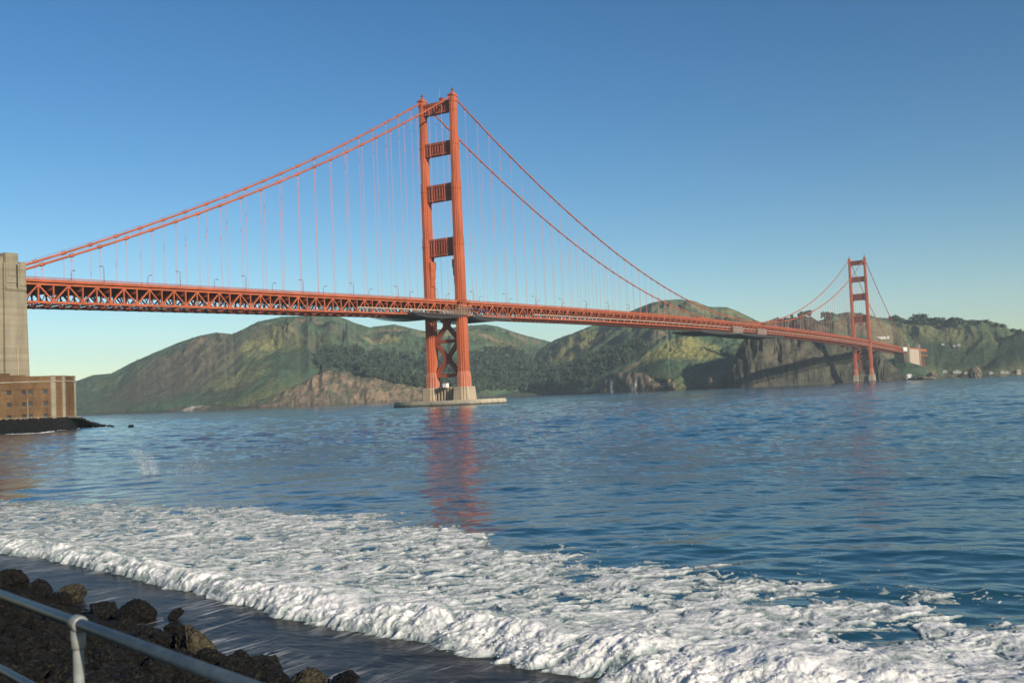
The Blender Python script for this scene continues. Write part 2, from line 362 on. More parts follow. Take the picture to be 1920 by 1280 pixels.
keep = (Z.ravel()[F].max(1) > -2); F = F[keep][:, ::-1]
used = np.unique(F); remap = np.full(NA*NR, -1); remap[used] = np.arange(len(used))
Vt = np.stack([GXW.ravel(), GYW.ravel(), Z.ravel()], 1)[used]
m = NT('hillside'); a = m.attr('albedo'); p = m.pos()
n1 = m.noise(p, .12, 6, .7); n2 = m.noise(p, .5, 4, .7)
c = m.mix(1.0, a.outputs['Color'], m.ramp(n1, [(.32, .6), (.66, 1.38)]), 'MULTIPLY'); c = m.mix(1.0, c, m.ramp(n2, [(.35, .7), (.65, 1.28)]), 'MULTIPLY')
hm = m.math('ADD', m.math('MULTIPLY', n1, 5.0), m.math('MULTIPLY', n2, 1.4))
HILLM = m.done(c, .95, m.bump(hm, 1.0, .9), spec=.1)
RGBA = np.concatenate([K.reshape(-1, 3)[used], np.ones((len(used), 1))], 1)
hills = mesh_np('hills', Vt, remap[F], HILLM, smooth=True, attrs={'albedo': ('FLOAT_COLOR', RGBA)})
tag(hills, 'green headland hills with bare cliffs across the strait', 'hills', kind='structure')

# ------------------------------------------------------------------ water and surf
FRONT = [(-300,960,0),(0,1035,0),(180,1072,0),(350,1112,0),(520,1158,0),(740,1203,0),(900,1240,0),(1090,1283,0),(1300,1325,0),(1600,1385,0),(1920,1440,0),(2300,1500,0)]
BACK = [(-300,945),(0,938),(300,946),(500,955),(700,968),(850,1000),(960,1036),(1100,1050),(1300,1082),(1480,1100),(1600,1112),(1750,1134),(1920,1152),(2300,1190)]
def polar(pts):
    o = []
    for q in pts:
        P = ground(q[0], q[1]); d = P-CAM; o.append((math.atan2(d[1], d[0]), math.hypot(d[0], d[1])))
    o.sort(); return np.array(o).T
fa, fr = polar(FRONT); ba, br = polar(BACK); fr = fr+1.25
SURF_DIR = np.array([math.cos(YAW+1.05), math.sin(YAW+1.05)])
def surf_coords(A, RD, X, Y):
    rf = np.interp(A, fa, fr); rb = np.interp(A, ba, br)
    lobes = fbm2(X/3.1, Y/3.1, 3, 51)*.9+fbm2(X/.8, Y/.8, 3, 55)*.28
    return RD-rf+lobes, rf, rb
def hump(s, wob):
    return .31*ss(-.4, 2.0, s)*(1-.72*ss(1.5, 8.0, s))*(1+.8*wob)-.12*(1-ss(-.3, .3, s))
def swell(X, Y, D):
    z = np.zeros_like(X); rs = np.random.RandomState(12)
    for k in range(64):
        lam = .9*(38/.9)**rs.rand(); th = YAW+.15+rs.normal()*.42; kx, ky = math.cos(th)*2*math.pi/lam, math.sin(th)*2*math.pi/lam
        amp = .0058*lam**.66
        fade = np.clip(1-(D/(lam*110))**2, 0, 1)
        ph = kx*X+ky*Y+rs.rand()*6.28
        z += amp*fade*np.sin(ph) if lam > 9 else amp*1.25*fade*(np.exp(1.3*(np.sin(ph)-1))*2-.75)
    return z
def water_z(A, RD, X, Y):
    s, rf, rb = surf_coords(A, RD, X, Y)
    wob = fbm2(X/2.6, Y/2.6, 3, 57)
    calm = ss(-1.0, 6.0, s)*.75+.25*ss(-30, -2, s)*.5
    near = .2*ss(0, 25, RD-rb)+.8*ss(30, 150, RD-rb)
    zz = swell(X, Y, RD)*(.12+.88*np.maximum(near, .35*calm))
    return zz+hump(s, wob), s, rf, rb
NAW = 1100
wa_ = np.linspace(azel(2250, 740)[0], azel(-330, 740)[0], NAW)
wr = np.concatenate([12*(70/12)**np.linspace(0, 1, 560, endpoint=False), 70*(5200/70)**np.linspace(0, 1, 760)])
A2, R2 = np.meshgrid(wa_, wr, indexing='ij'); X2 = CAM[0]+R2*np.cos(A2); Y2 = CAM[1]+R2*np.sin(A2)
Z2, s2, rf2, rb2 = water_z(A2, R2, X2, Y2)
shallow = 1-ss(-.5, .8, s2)
tint = (1-ss(0, 60, R2-rb2))*(1-shallow)
idx = np.arange(A2.size).reshape(A2.shape)
Fw = np.stack([idx[:-1, :-1], idx[:-1, 1:], idx[1:, 1:], idx[1:, :-1]], -1).reshape(-1, 4)
m = NT('sea_water'); sh = m.attr('shallow').outputs['Fac']; ti = m.attr('tint').outputs['Fac']
p = m.pos((1, 1, 1), (0, 0, -(YAW+.15)))
pst = m.pos((1.0, .45, 1), (0, 0, -(YAW+.15)))
n0 = m.noise(pst, 2.6, 4, .6); n1 = m.noise(pst, .55, 4, .6, .3); n2 = m.noise(pst, .10, 4, .6, .4); n3 = m.noise(pst, .018, 4, .6)
h = m.math('ADD', m.math('MULTIPLY', n0, .065), m.math('MULTIPLY', n1, .21)); h = m.math('ADD', h, m.math('MULTIPLY', n2, .4)); 
calm = m.math('SUBTRACT', 1.0, m.math('MULTIPLY', sh, .65)); h = m.math('MULTIPLY', h, m.math('MULTIPLY', calm, m.math('SUBTRACT', 1.0, m.math('MULTIPLY', ti, .78))))
c = m.mix(ti, (.002, .042, .074), (.010, .054, .070)); c = m.mix(sh, c, (.013, .015, .015))
# thin lines of spent foam drifting over the shallow backwash
stp = m.pos((.35, 2.6, 1), (0, 0, -(YAW-.25)))
fl = m.noise(stp, .9, 6, .68, 1.2); fl = m.ramp(fl, [(.50, 0.0), (.60, 1.0)]); flb = m.ramp(m.noise(p, .25, 3), [(.42, 0.0), (.58, 1.0)])
foam = m.math('MULTIPLY', m.math('MULTIPLY', fl, flb), m.math('MULTIPLY', sh, .75))
c = m.mix(foam, c, (.50, .51, .49))
rg = m.math('ADD', m.math('MULTIPLY', foam, .5), m.math('ADD', m.math('MULTIPLY', sh, .22), .06))
WATERM = m.done(c, rg, m.bump(h, 1.0, 1.0), spec=.5); m.b.inputs['IOR'].default_value = 1.333; m.l(m.math('SUBTRACT', .52, m.math('MULTIPLY', sh, .42)), m.b.inputs['Specular IOR Level'])
water = mesh_np('water', np.stack([X2.ravel(), Y2.ravel(), Z2.ravel()], 1), Fw, WATERM, smooth=True,
    attrs={'shallow': ('FLOAT', shallow.ravel()), 'tint': ('FLOAT', tint.ravel())})
tag(water, 'blue rippled water of the strait', 'water', kind='structure')

# foam: a bumpy sheet that dips under the water where the foam is thin
NAF, NRF = 1500, 640
fa2 = np.linspace(azel(2080, 740)[0], azel(-160, 740)[0], NAF)
tt = np.linspace(0, 1, NRF)**1.35
rF = np.interp(fa2, fa, fr)-2.4; rB = np.interp(fa2, ba, br)*1.22+3
R3 = rF[:, None]*(rB/rF)[:, None]**tt[None, :]; A3 = np.repeat(fa2[:, None], NRF, 1)
X3 = CAM[0]+R3*np.cos(A3); Y3 = CAM[1]+R3*np.sin(A3)
zw, s3, rf3, rb3 = water_z(A3, R3, X3, Y3)
ca_, sa_ = math.cos(YAW+.3), math.sin(YAW+.3); U = X3*ca_+Y3*sa_; Wd = -X3*sa_+Y3*ca_
wx = fbm2(U/1.7, Wd/1.7, 3, 61)*1.1; wy = fbm2(U/1.7+9, Wd/1.7, 3, 62)*1.1
holes = fbm2((U+wx)/.5, (Wd+wy)/.85, 5, 63, .62); big = fbm2((U+wx)/3.2, (Wd+wy)/4.0, 3, 64)
lace = ridged2((U+wx*.8)/.55, (Wd+wy*.8)/.8, 4, 65, .6)
back = ss(-2.5, 4.5, rb3-R3+big*7.0)                    # 1 inside the foam, 0 past its back edge
frontm = 1-ss(1.2, 4.2, s3+big*2.2+holes*.8)                     # the tumbling bore itself
leftm = ss(.75, .92, A3); rightm = 1-ss(.30, .52, A3)
cover = (.14-.12*leftm+.20*rightm)*back-.50*(1-back)+.26*frontm+.34*(lace-.38)+holes*.85+big*.27
cover = np.where(s3 < .2, cover-ss(.2, -1.2, s3)*1.3+.30*holes*ss(.2, -.2, s3), cover)
fil = ridged2((U+wx*1.6)/1.5, (Wd+wy*1.6)/2.0, 3, 77, .35); ext = ss(-9, -.5, rb3-R3+big*5)
filc = np.where(s3 > 3, (ss(.78, .97, fil)*.30-.13)*ext-.4*(1-ext), -1); fm = (filc > cover); cover = np.maximum(cover, filc)
def billow3(P, o, seed, gain=.55):
    s = 0; a = 1; t = 0
    for k in range(o):
        s = s+a*np.abs(perlin3(P*2.03**k+k*3.7, seed+k)); t += a; a *= gain
    return s/t
roll = frontm*ss(-.5, .3, s3)
def billow(x, y, o, seed):
    s = 0; a = 1; t = 0
    for k in range(o):
        s = s+a*np.abs(perlin2(x*2**k, y*2**k, seed+k)); t += a; a *= .58
    return s/t
bill = billow(U/.7+wx*.3, Wd/.7+wy*.3, 5, 66)
thick = np.where(fm, .35, 1)*.06*np.tanh(cover*3)+(1-roll)*np.clip(cover, 0, 1)*bill*.16
zf = zw+thick+roll*.05
# lumps of the tumbling front swell outwards as well as up
sel = (roll > .02); Pn = np.stack([X3[sel], Y3[sel], zf[sel]], 1)
lump = billow3(Pn/np.array([.85, .85, 1.1]), 6, 7, .5)-.12; l2 = billow3(Pn/np.array([.25, .25, .2]), 3, 17)-.15
hgt = (roll[sel]*np.clip(cover[sel]+.45, 0, 1))*(lump*.36+l2*.08)
steep_ = (1-ss(.2, 1.6, s3[sel])); ux = -np.cos(A3[sel]); uy = -np.sin(A3[sel])
XF, YF, zf = X3.copy(), Y3.copy(), zf.copy()
XF[sel] += ux*hgt*(.25+.85*steep_); YF[sel] += uy*hgt*(.25+.85*steep_); zf[sel] += hgt*(1-.35*steep_)
dens = ss(-.05, .60, cover+bill*.35-.1+holes*.25)
idx = np.arange(A3.size).reshape(A3.shape)
Ff = np.stack([idx[:-1, :-1], idx[:-1, 1:], idx[1:, 1:], idx[1:, :-1]], -1).reshape(-1, 4)
keep = thick.ravel()[Ff].max(1) > -.025; Ff = Ff[keep]; used = np.unique(Ff); remap = np.full(A3.size, -1); remap[used] = np.arange(len(used))
m = NT('sea_foam'); d = m.attr('froth').outputs['Fac']; p = m.pos()
nf = m.noise(p, 9, 5, .7); nm = m.noise(p, 2.2, 4, .6)
c = m.mix(d, (.20, .25, .235), (.70, .68, .635)); c = m.mix(1.0, c, m.ramp(nf, [(.3, .88), (.65, 1.05)]), 'MULTIPLY'); c = m.mix(m.ramp(nm, [(.46, 0.0), (.7, .55)]), c, (.46, .48, .42))
FOAMM = m.done(c, .75, m.bump(nf, .03, .8), spec=.15)
m.b.subsurface_method = 'BURLEY'; m.b.inputs['Subsurface Weight'].default_value = .75; m.b.inputs['Subsurface Radius'].default_value = (1, 1, 1); m.b.inputs['Subsurface Scale'].default_value = .09
foam = mesh_np('surf_foam', np.stack([XF.ravel(), YF.ravel(), zf.ravel()], 1)[used], remap[Ff], FOAMM, smooth=True, attrs={'froth': ('FLOAT', dens.ravel()[used])})
tag(foam, 'white churning foam of a wave breaking onto the dark shore', 'surf', kind='stuff')
# flecks of spray thrown off the front of the wave
rs = np.random.RandomState(5); bmv = []; bmf = []
ico = [(0,0,1),(1,0,0),(0,1,0),(-1,0,0),(0,-1,0),(0,0,-1)]; icf = [(0,1,2),(0,2,3),(0,3,4),(0,4,1),(5,2,1),(5,3,2),(5,4,3),(5,1,4)]
cand = np.argwhere((s3 > -.35) & (s3 < .9) & (cover > .1)); cand = cand[rs.choice(len(cand), 2600)]
for i, j in cand:
    r_ = .008+.022*rs.rand()**3; h0 = max(zf[i, j], .0)+rs.rand()**2*.22
    b0 = len(bmv); x0, y0 = XF[i, j]+rs.normal()*.1, YF[i, j]+rs.normal()*.1
    bmv += [(x0+r_*q[0], y0+r_*q[1], h0+r_*q[2]) for q in ico]; bmf += [tuple(b0+k for k in f) for f in icf]
spray = mesh_np('sea_spray', np.array(bmv), np.array(bmf), FOAMM, attrs={'froth': ('FLOAT', np.ones(len(bmv)))})
tag(spray, 'white droplets thrown up along the breaking wave front', 'spray', kind='stuff')
# ------------------------------------------------------------------ the suspension bridge
LS, XS = 1329.33, -345.0; XE = LS+345.0
def zrail(x):
    if x < 0: return 76.2-(-x)/345*8.6
    if x < LS: return 76.2+7*(1-((x-LS/2)/(LS/2))**2)
    return 76.2-(x-LS)/345*8.2
def zcable(x):
    if x < 0: return 227.2+x/345*156.9-38*(-x/345)*(1+x/345)
    if x < LS: return 85.0+142.2*((x-LS/2)/(LS/2))**2
    t = (x-LS)/345; return 227.2-t*156.9-38*t*(1-t)
bridge = empty('suspension_bridge', (0, 0, 0))
tag(bridge, 'orange two-towered suspension bridge spanning the strait', 'bridge')
def cross(cx, cy, hx, hy, n1=.22, n2=.5):
    """stepped cruciform plan of a tower leg"""
    a, b = hx*(1-n1), hx*(1-n2); c, d = hy*(1-n1), hy*(1-n2)
    q = [(hx, 0), (hx, d), (a+(hx-a)*.35, d), (a+(hx-a)*.35, c), (b, c), (b, hy)]
    pts = [(b, hy), (b, c+(hy-c)*.35), (a, c+(hy-c)*.35), (a, d), (hx, d)]
    full = [(hx, -d), (hx, d)] + [(a, d), (a, c), (b, c), (b, hy)]
    out = full+[(-x, y) for x, y in full[2:][::-1]]+[(-hx, d), (-hx, -d)]
    out += [(-x, -y) for x, y in full[2:]]+[(x, -y) for x, y in full[2:][::-1]]
    return [(cx+x, cy+y) for x, y in out]
SEG = [(24.5, 77.5, 5.4, 3.05), (77.5, 123.3, 5.25, 2.85), (123.3, 164.3, 4.75, 2.55), (164.3, 197, 4.15, 2.3), (197, 222.4, 3.65, 2.05)]
def tower_leg(X0, Y0, z0):
    b = MB()
    for za, zb, hx, hy in SEG:
        za = max(za, z0) if za == 24.5 else za
        b.prism(cross(X0, Y0, hx, hy), za, zb, cross(X0, Y0, hx*.985, hy*.985))
        b.prism(cross(X0, Y0, hx+.28, hy+.28), zb-6.2, zb-5.7)
    b.prism(cross(X0, Y0, 3.95, 2.35), 222.4, 223.2); b.prism(cross(X0, Y0, 3.6, 2.0), 223.2, 226.6)
    for k in range(-3, 4):
        for sx in (-1, 1): b.box(X0+sx*3.6-.12, X0+sx*3.6+.12, Y0+k*.55-.1, Y0+k*.55+.1, 223.4, 226.2)
    leg = b.build('tower_leg', ORANGE, bridge)
    c = MB(); c.prism([(X0+x, Y0+y) for x, y in ((4,2.4),(-4,2.4),(-4,-2.4),(4,-2.4))], 226.6, 227.3).prism([(X0+x, Y0+y) for x, y in ((3.8,2.2),(-3.8,2.2),(-3.8,-2.2),(3.8,-2.2))], 227.3, 229.8, [(X0+x*.25, Y0+y*.3) for x, y in ((3.8,2.2),(-3.8,2.2),(-3.8,-2.2),(3.8,-2.2))])
    c.build('saddle_housing', ORANGE, leg)
    f = MB(); f.tube([(X0,Y0,229.8),(X0,Y0,230.8),(X0,Y0,231.2),(X0,Y0,231.9),(X0,Y0,232.5),(X0,Y0,232.9)], [.75,.6,1.0,1.0,.55,.25], 10); f.build('finial', LAMPM, leg)
    p = MB(); p.prism(cross(X0, Y0, 6.3, 3.9), z0-11.1 if z0 > 24 else z0-6, z0-3.6); p.prism(cross(X0, Y0, 6.3, 3.9), z0-3.6, z0, cross(X0, Y0, 5.5, 3.15))
    tag(p.build('leg_plinth', FADED, leg), 'stepped leg foot in faded pale orange paint')
    return leg
def arch_strut(X0, zb, zt, hx, yi, fil):
    """portal strut between the legs: yi = half clear width; rounded haunches below"""
    b = MB(); pl = [(-yi, zt+.0), (-yi, zb-fil)]
    pl += [(-yi+fil*(1-math.cos(t)), zb-fil+fil*math.sin(t)) for t in np.linspace(.15, math.pi/2, 7)]
    pl += [(-y, z) for y, z in pl[2:][::-1]]+[(yi, zb-fil), (yi, zt)]
    b.prism_x(pl, X0-hx, X0+hx)
    for sx in (-1, 1):
        xo = X0+sx*hx; x0, x1 = sorted((xo, xo+sx*.55)); x2 = sorted((xo, xo+sx*.8))
        b.box(*x2, -yi, yi, zt-1.3, zt+.5); b.box(*x2, -yi, yi, zb+.3, zb+1.5)
        n = 9
        for k in range(n):
            y = -yi+1.6+(2*yi-3.2)*k/(n-1); b.box(x0, x1, y-.42, y+.42, zb+1.5, zt-1.3)
            b.box(*sorted((xo, xo+sx*.85)), y-.14, y+.14, zb+2.2, zt-2.0)
    return b.build('portal_strut', SHADEOR, bridge)
def tower(X0, z0):
    for s in (-1, 1): tower_leg(X0, s*13.7, z0)
    for zb, zt, hx, hy, fil in ((215.3, 223.5, 1.3, 2.05, 2.6), (184.2, 193.6, 1.4, 2.3, 2.8), (150.2, 162.2, 1.5, 2.55, 3.0), (109.6, 122.2, 1.6, 2.85, 3.4)):
        arch_strut(X0, zb, zt, hx, 13.7-hy+.1, fil)
    # decorated brackets under the lowest strut
    for s in (-1, 1):
        b = MB(); y = s*(13.7-2.85)
        for k, (dz, wd) in enumerate(((6, 1.5), (12, 1.1), (18, .7))): b.box(X0-3.2+k*.35, X0+3.2-k*.35, *sorted((y, y-s*wd)), 109.6-3.4-dz, 109.6-3.4-dz+6)
        b.build('strut_bracket', ORANGE, bridge)
    yi = 13.7-3.0
    zs = [max(22.0, z0-2.5), 47.0, 71.0]
    xo = .5
    for zb, zt in zip(zs[:-1], zs[1:]):
        b = MB()
        for s in (-1, 1): b.beam((X0+xo+s*.03, -yi*s, zb), (X0+xo+s*.03, yi*s, zt), 1.9, 3.1, (1, 0, 0))
        c = (zb+zt)/2; b.prism_x([(-2.6, c-2.2), (2.6, c-2.2), (3.0, c), (2.6, c+2.2), (-2.6, c+2.2), (-3.0, c)], X0+xo-1.05, X0+xo+1.05)
        b.build('cross_brace', SHADEOR, bridge)
    for z in zs:
        b = MB(); b.box(X0+xo-1.2, X0+xo+1.2, -yi, yi, z-1.3, z+1.3).build('brace_strut', SHADEOR, bridge)
    # walkway bracket round each leg at deck level
    for s in (-1, 1):
        b = MB(); zr = 76.2; y0, y1 = sorted((s*14.2, s*17.6)); b.box(X0-7.2, X0+7.2, y0, y1, zr-2.0, zr-1.4)
        for x in np.arange(-7.2, 7.3, 1.2): b.box(X0+x-.06, X0+x+.06, s*17.5-.06, s*17.5+.06, zr-1.4, zr)
        b.box(X0-7.2, X0+7.2, s*17.5-.08, s*17.5+.08, zr-.1, zr+.05)
        for x in (-6, -3, 0, 3, 6): b.beam((X0+x, s*17.2, zr-2), (X0+x, s*15.6, zr-5), .4, .4)
        b.build('walkway_bay', ORANGE, bridge)
tower(0.0, 24.5); tower(LS, 24.5)
# piers
def pier(X0, zt, fender):
    for s in (-1, 1):
        b = MB(); b.prism(cross(X0, s*13.7, 9.6, 6.0, .16, .4), 2 if not fender else 3.6, zt, cross(X0, s*13.7, 8.7, 5.3, .16, .4))
        b.build('pier_block', PIERC, bridge)
    b = MB(); b.box(X0-4.5, X0+4.5, -8.6, 8.6, 1, zt-.3)
    for k in range(7): b.box(X0-5.6, X0+5.6, -8.1+k*2.7-.5, -8.1+k*2.7+.5, 1, zt+.05)
    b.build('pier_wall', PIERC, bridge)
    if fender:
        def oval(a, bb, n=40): return [(X0+bb*math.copysign(abs(math.cos(t))**.75, math.cos(t)), a*math.copysign(abs(math.sin(t))**.75, math.sin(t))) for t in np.linspace(0, 2*math.pi, n, endpoint=False)]
        b = MB(); b.prism(oval(44.2, 23.2), 2.9, 3.9).prism(oval(44.8, 23.7), -3, 2.9).prism(oval(44.9, 23.9), 1.9, 2.2); tag(b.build('pier_fender', FENDM, bridge), 'low oval concrete fender round the near pier')
        h = MB(); h.box(X0-9.5, X0-6.5, -4.5, -1.2, 13.4, 16.0); h.box(X0-9.7, X0-6.3, -4.7, -1.0, 16.0, 16.25); h.build('work_hut', WHITE, bridge)
m = NT('fender_concrete'); g = m.pos(); sp = m.n('ShaderNodeSeparateXYZ'); m.l(g, sp.inputs[0])
n = m.noise(m.pos((1, 1, .3)), .35, 5, .65); zz = m.math('ADD', sp.outputs[2], m.math('MULTIPLY', n, 1.6))
c = m.mix(m.ramp(m.math('MULTIPLY', zz, .25), [(.40, 0.0), (.62, 1.0)]), (.06, .065, .05), (.40, .35, .26)); c = m.mix(1.0, c, m.ramp(n, [(.3, .75), (.7, 1.15)]), 'MULTIPLY')
FENDM = m.done(c, .9, spec=.2)
pier(0.0, 13.4, True); pier(LS, 13.4, False)
# cables
for s in (-1, 1):
    xs = list(np.linspace(XS-4, 0, 60))+list(np.linspace(0, LS, 170))[1:]+list(np.linspace(LS, XE+4, 60))[1:]
    b = MB(); b.tube([(x, s*13.7, zcable(x)) for x in xs], .56, 10)
    for x in [-15.24*k for k in range(1, 23)]+[LS/84*k for k in range(1, 84)]+[LS+15.24*k for k in range(1, 23)]:
        b.tube([(x-.9, s*13.7, zcable(x-.9)), (x+.9, s*13.7, zcable(x+.9))], .86, 8)
    for off in (-.55, .55):
        b.tube([(x, s*13.7+off, zcable(x)+1.35) for x in xs[::2]], .04, 4)
    b.build('main_cable', ORANGE, bridge, smooth=True)
# hangers: rope pairs; the hundred nearest each on its own
hx = []
for s in (-1, 1):
    for x in [-15.24*k for k in range(1, 23)]+[LS/84*k for k in range(1, 84)]+[LS+15.24*k for k in range(1, 23)]:
        if abs(x) < 6 or abs(x-LS) < 6 or zcable(x)-zrail(x) < 1.5: continue
        hx.append((math.hypot(x-CAM[0], s*13.7-CAM[1]), x, s))
hx.sort(); rest = MB()
for k, (d, x, s) in enumerate(hx):
    b = MB() if k < 100 else rest
    for off in (-.28, .28):
        b.tube([(x+off, s*13.7, zrail(x)-2.8), (x+off, s*13.7, zcable(x)-.3)], .062, 5, False)
    if k < 100:
        b.box(x-.42, x+.42, s*13.7-.12, s*13.7+.12, zcable(x)-2.6, zcable(x)-1.9)
        if zcable(x)-zrail(x) > 40: b.box(x-.36, x+.36, s*13.7-.14, s*13.7+.14, zcable(x)-19, zcable(x)-18)
        b.build('hanger', ROPE, bridge)
o = rest.build('far_hangers', ROPE, bridge); o['kind'] = 'stuff'
# deck: trusses either side, floor beams, slab, footway and rail
NP = 266; xp = np.linspace(XS, XE, NP+1)
def skip(x): return False
for s in (-1, 1):
    t = MB(); y = s*13.7
    for i in range(NP):
        x0, x1 = xp[i], xp[i+1]; a, c = zrail(x0), zrail(x1)
        t.beam((x0, y, a-3.0), (x1, y, c-3.0), .85, 1.0); t.beam((x0, y, a-11.2), (x1, y, c-11.2), .85, 1.05)
        t.beam((x0, y, a-3.5), (x0, y, a-10.7), .55, .62)
        if i % 2 == 0: t.beam((x0, y, a-10.8), (x1, y, c-3.4), .5, .66); t.box(x0-1.1, x0+1.1, y-.46, y+.46, a-11.0, a-9.5)
        else: t.beam((x0, y, a-3.4), (x1, y, c-10.8), .5, .66); t.box(x0-1.0, x0+1.0, y-.46, y+.46, a-4.6, a-3.3)
    t.build('deck_truss', ORANGE, bridge)
fb = MB()
for i in range(NP+1):
    x, z = xp[i], zrail(xp[i])
    fb.box(x-.2, x+.2, -13.2, 13.2, z-5.6, z-2.2)
    fb.box(x-.28, x+.28, -13.2, 13.2, z-11.6, z-10.9)
    for yy in (-8.6, -4.3, 0, 4.3, 8.6): fb.beam((x, yy, z-5.4), (x, yy+(4.2 if yy < 0 else -4.2), z-11), .3, .35, (1, 0, 0))
    if i < NP:
        x1, z1 = xp[i+1], zrail(xp[i+1])
        for sg in (-1, 1):
            fb.beam((x, sg*13.2, z-11.75), (x1, 0, z1-11.75), .5, .4); 
        for yy in np.arange(-11, 11.1, 2.75): fb.beam((x, yy, z-2.5), (x1, yy, z1-2.5), .3, .9)
fb.build('floor_beams', SHADEOR, bridge)
sb = MB(); fw = MB(); rl = MB(); pp = MB(); pq = MB()
for i in range(NP):
    x0, x1 = xp[i], xp[i+1]; a, c = zrail(x0), zrail(x1)
    sb.beam((x0, 0, a-1.75), (x1, 0, c-1.75), 24.6, .5)
    for s in (-1, 1):
        fw.beam((x0, s*13.75, a-1.45), (x1, s*13.75, c-1.45), 2.7, .3); fw.beam((x0, s*15.0, a-1.65), (x1, s*15.0, c-1.65), .25, 1.1)
        rl.beam((x0, s*14.9, a-.04), (x1, s*14.9, c-.04), .2, .16); rl.beam((x0, s*14.9, a-1.05), (x1, s*14.9, c-1.05), .12, .12)
        nb = 15 if s < 0 and i < 120 else 5
        for k in range(nb):
            u = k/nb; x = x0+(x1-x0)*u; z = a+(c-a)*u; wv = .12 if k % 5 == 0 else .09
            rl.box(x-wv, x+wv, s*14.9-.05, s*14.9+.05, z-1.15, z-.1 if k % 5 else z+.03)
        if -120 < x0 < -25 or 100 < x0 < 1560: 
            if s < 0: (pp if x0 < 0 else pq).beam((x0, -14.35, a-8.1), (x1, -14.35, c-8.1), .35, .7)
sb.build('deck_slab', ASPH, bridge); fw.build('footway', ORANGE, bridge); rl.build('railing', ORANGE, bridge); pp.build('service_walkway', PALE, bridge); pq.build('service_walkway', PALE, bridge)
ap = MB(); ap.box(-359.3, -357.6, -15.2, -13.6, 3, 58); ap.box(-359.3, -357.6, 13.6, 15.2, 3, 58)
for z in (20, 35, 50): ap.box(-358.9, -358.1, -13.6, 13.6, z-.5, z+.5)
ap.build('arch_post', ORANGE, bridge)
an = MB(); an.tube([(0, -2, 223.5), (0, -2, 236)], [.16, .05], 6); an.build('antenna', STEEL, bridge)
ac = MB(); ac.box(-1.6, 1.6, -5, -2.6, 224, 226.4); ac.prism([(-1.8,-5.2),(1.8,-5.2),(1.8,-2.4),(-1.8,-2.4)], 226.4, 227.6, [(-.3,-4.2),(.3,-4.2),(.3,-3.4),(-.3,-3.4)]); ac.build('beacon_house', SHADEOR, bridge)

# ---- street lamps standing on the deck
def make_lamp():
    r = empty('street_lamp')
    p = MB(); p.tube([(0,0,0),(0,0,1.0),(0,0,1.05),(0,0,7.6)], [.22,.22,.15,.12], 8); p.tube([(0,0,7.6),(0,.25,8.3),(0,.9,8.75),(0,2.0,8.8)], .1, 8); p.build('pole', LAMPM, r, smooth=True)
    h = MB(); h.prism([(-.32,1.7),(.32,1.7),(.26,3.2),(-.26,3.2)], 8.62, 8.98, [(-.2,1.8),(.2,1.8),(.16,3.0),(-.16,3.0)]); h.build('lamp_head', LAMPM, r)
    return r
lamp0 = make_lamp(); k = 0
for s in (-1, 1):
    for i in range(21):
        x = -302+45.85*i+(0 if s < 0 else .3)
        if abs(x) < 10 or x > 620: continue
        o = lamp0 if k == 0 else copy_tree(lamp0); k += 1
        o.location = (x, s*12.6, zrail(x)-1.5); o.rotation_euler = (0, 0, 0 if s < 0 else math.pi)
        tag(o, 'curved street lamp on the near edge of the bridge deck' if s < 0 else 'curved street lamp on the far edge of the bridge deck', 'street lamp', 'street lamps along the near deck edge' if s < 0 else 'street lamps along the far deck edge')

DSTEEL = paint('dull_steel', (.10, .105, .10), .2, .4)
# ---- painters' scaffolds hung under the deck
def lattice(x0, x1, y0, y1, zt, depth, taper, mat, name, parent):
    b = MB(); n = max(3, int((x1-x0)/2.0)); rows = np.linspace(y0, y1, max(3, int((y1-y0)/3.2)+1))
    def bot(u): return zt-depth*(1-abs(2*u-1)**2.2*taper)
    for y in rows:
        for k in range(n):
            u0, u1 = k/n, (k+1)/n; xa, xb = x0+(x1-x0)*u0, x0+(x1-x0)*u1; za, zb = bot(u0), bot(u1)
            b.beam((xa,y,zt),(xb,y,zt),.16,.16); b.beam((xa,y,za),(xb,y,zb),.16,.16); b.beam((xa,y,za),(xa,y,zt+.01),.12,.12); b.beam((xa,y,za),(xb,y,zt),.12,.12)
    for k in range(n+1):
        u = k/n; xa = x0+(x1-x0)*u
        b.beam((xa,y0,bot(u)),(xa,y1,bot(u)),.14,.14,(1,0,0)); b.beam((xa,y0,zt),(xa,y1,zt),.14,.14,(1,0,0))
        for y in (y0, y1): b.beam((xa,y,zt),(xa,y,zt+1.1),.08,.08); 
    for y in (y0, y1): b.beam((x0,y,zt+1.1),(x1,y,zt+1.1),.1,.1)
    for k in range(n): # deck planks
        xa = x0+(x1-x0)*k/n; xb = x0+(x1-x0)*(k+.86)/n; b.box(xa, xb, y0, y1, zt+.09, zt+.16)
    return b.build(name, mat, parent)
for args, lab in (((-66, -7.5, -20, 19, 64.3, 2.6, .75, DSTEEL), 'grey lattice scaffold platform hung under the deck left of the near tower'),
                  ((7.5, 60, -19, 19, 64.6, 2.4, .75, DSTEEL), 'grey lattice scaffold platform hung under the deck right of the near tower')):
    r = empty('scaffold_platform', (0, 0, 0)); tag(r, lab, 'scaffold', 'scaffolds hung under the deck')
    lattice(*args, 'lattice_deck', r)
    hb = MB()
    for x in np.linspace(args[0]+4, args[1]-2, 7):
        for y in (-16.6, 16.6): hb.tube([(x, y, args[4]), (x, y*.83, 67.2)], .08, 5, False)
    hb.build('hanger_rods', STEEL, r)
r = empty('scaffold_tower'); tag(r, 'pale netted scaffold cage on the near face of the tower leg at deck level', 'scaffold', 'scaffolds hung under the deck')
b = MB()
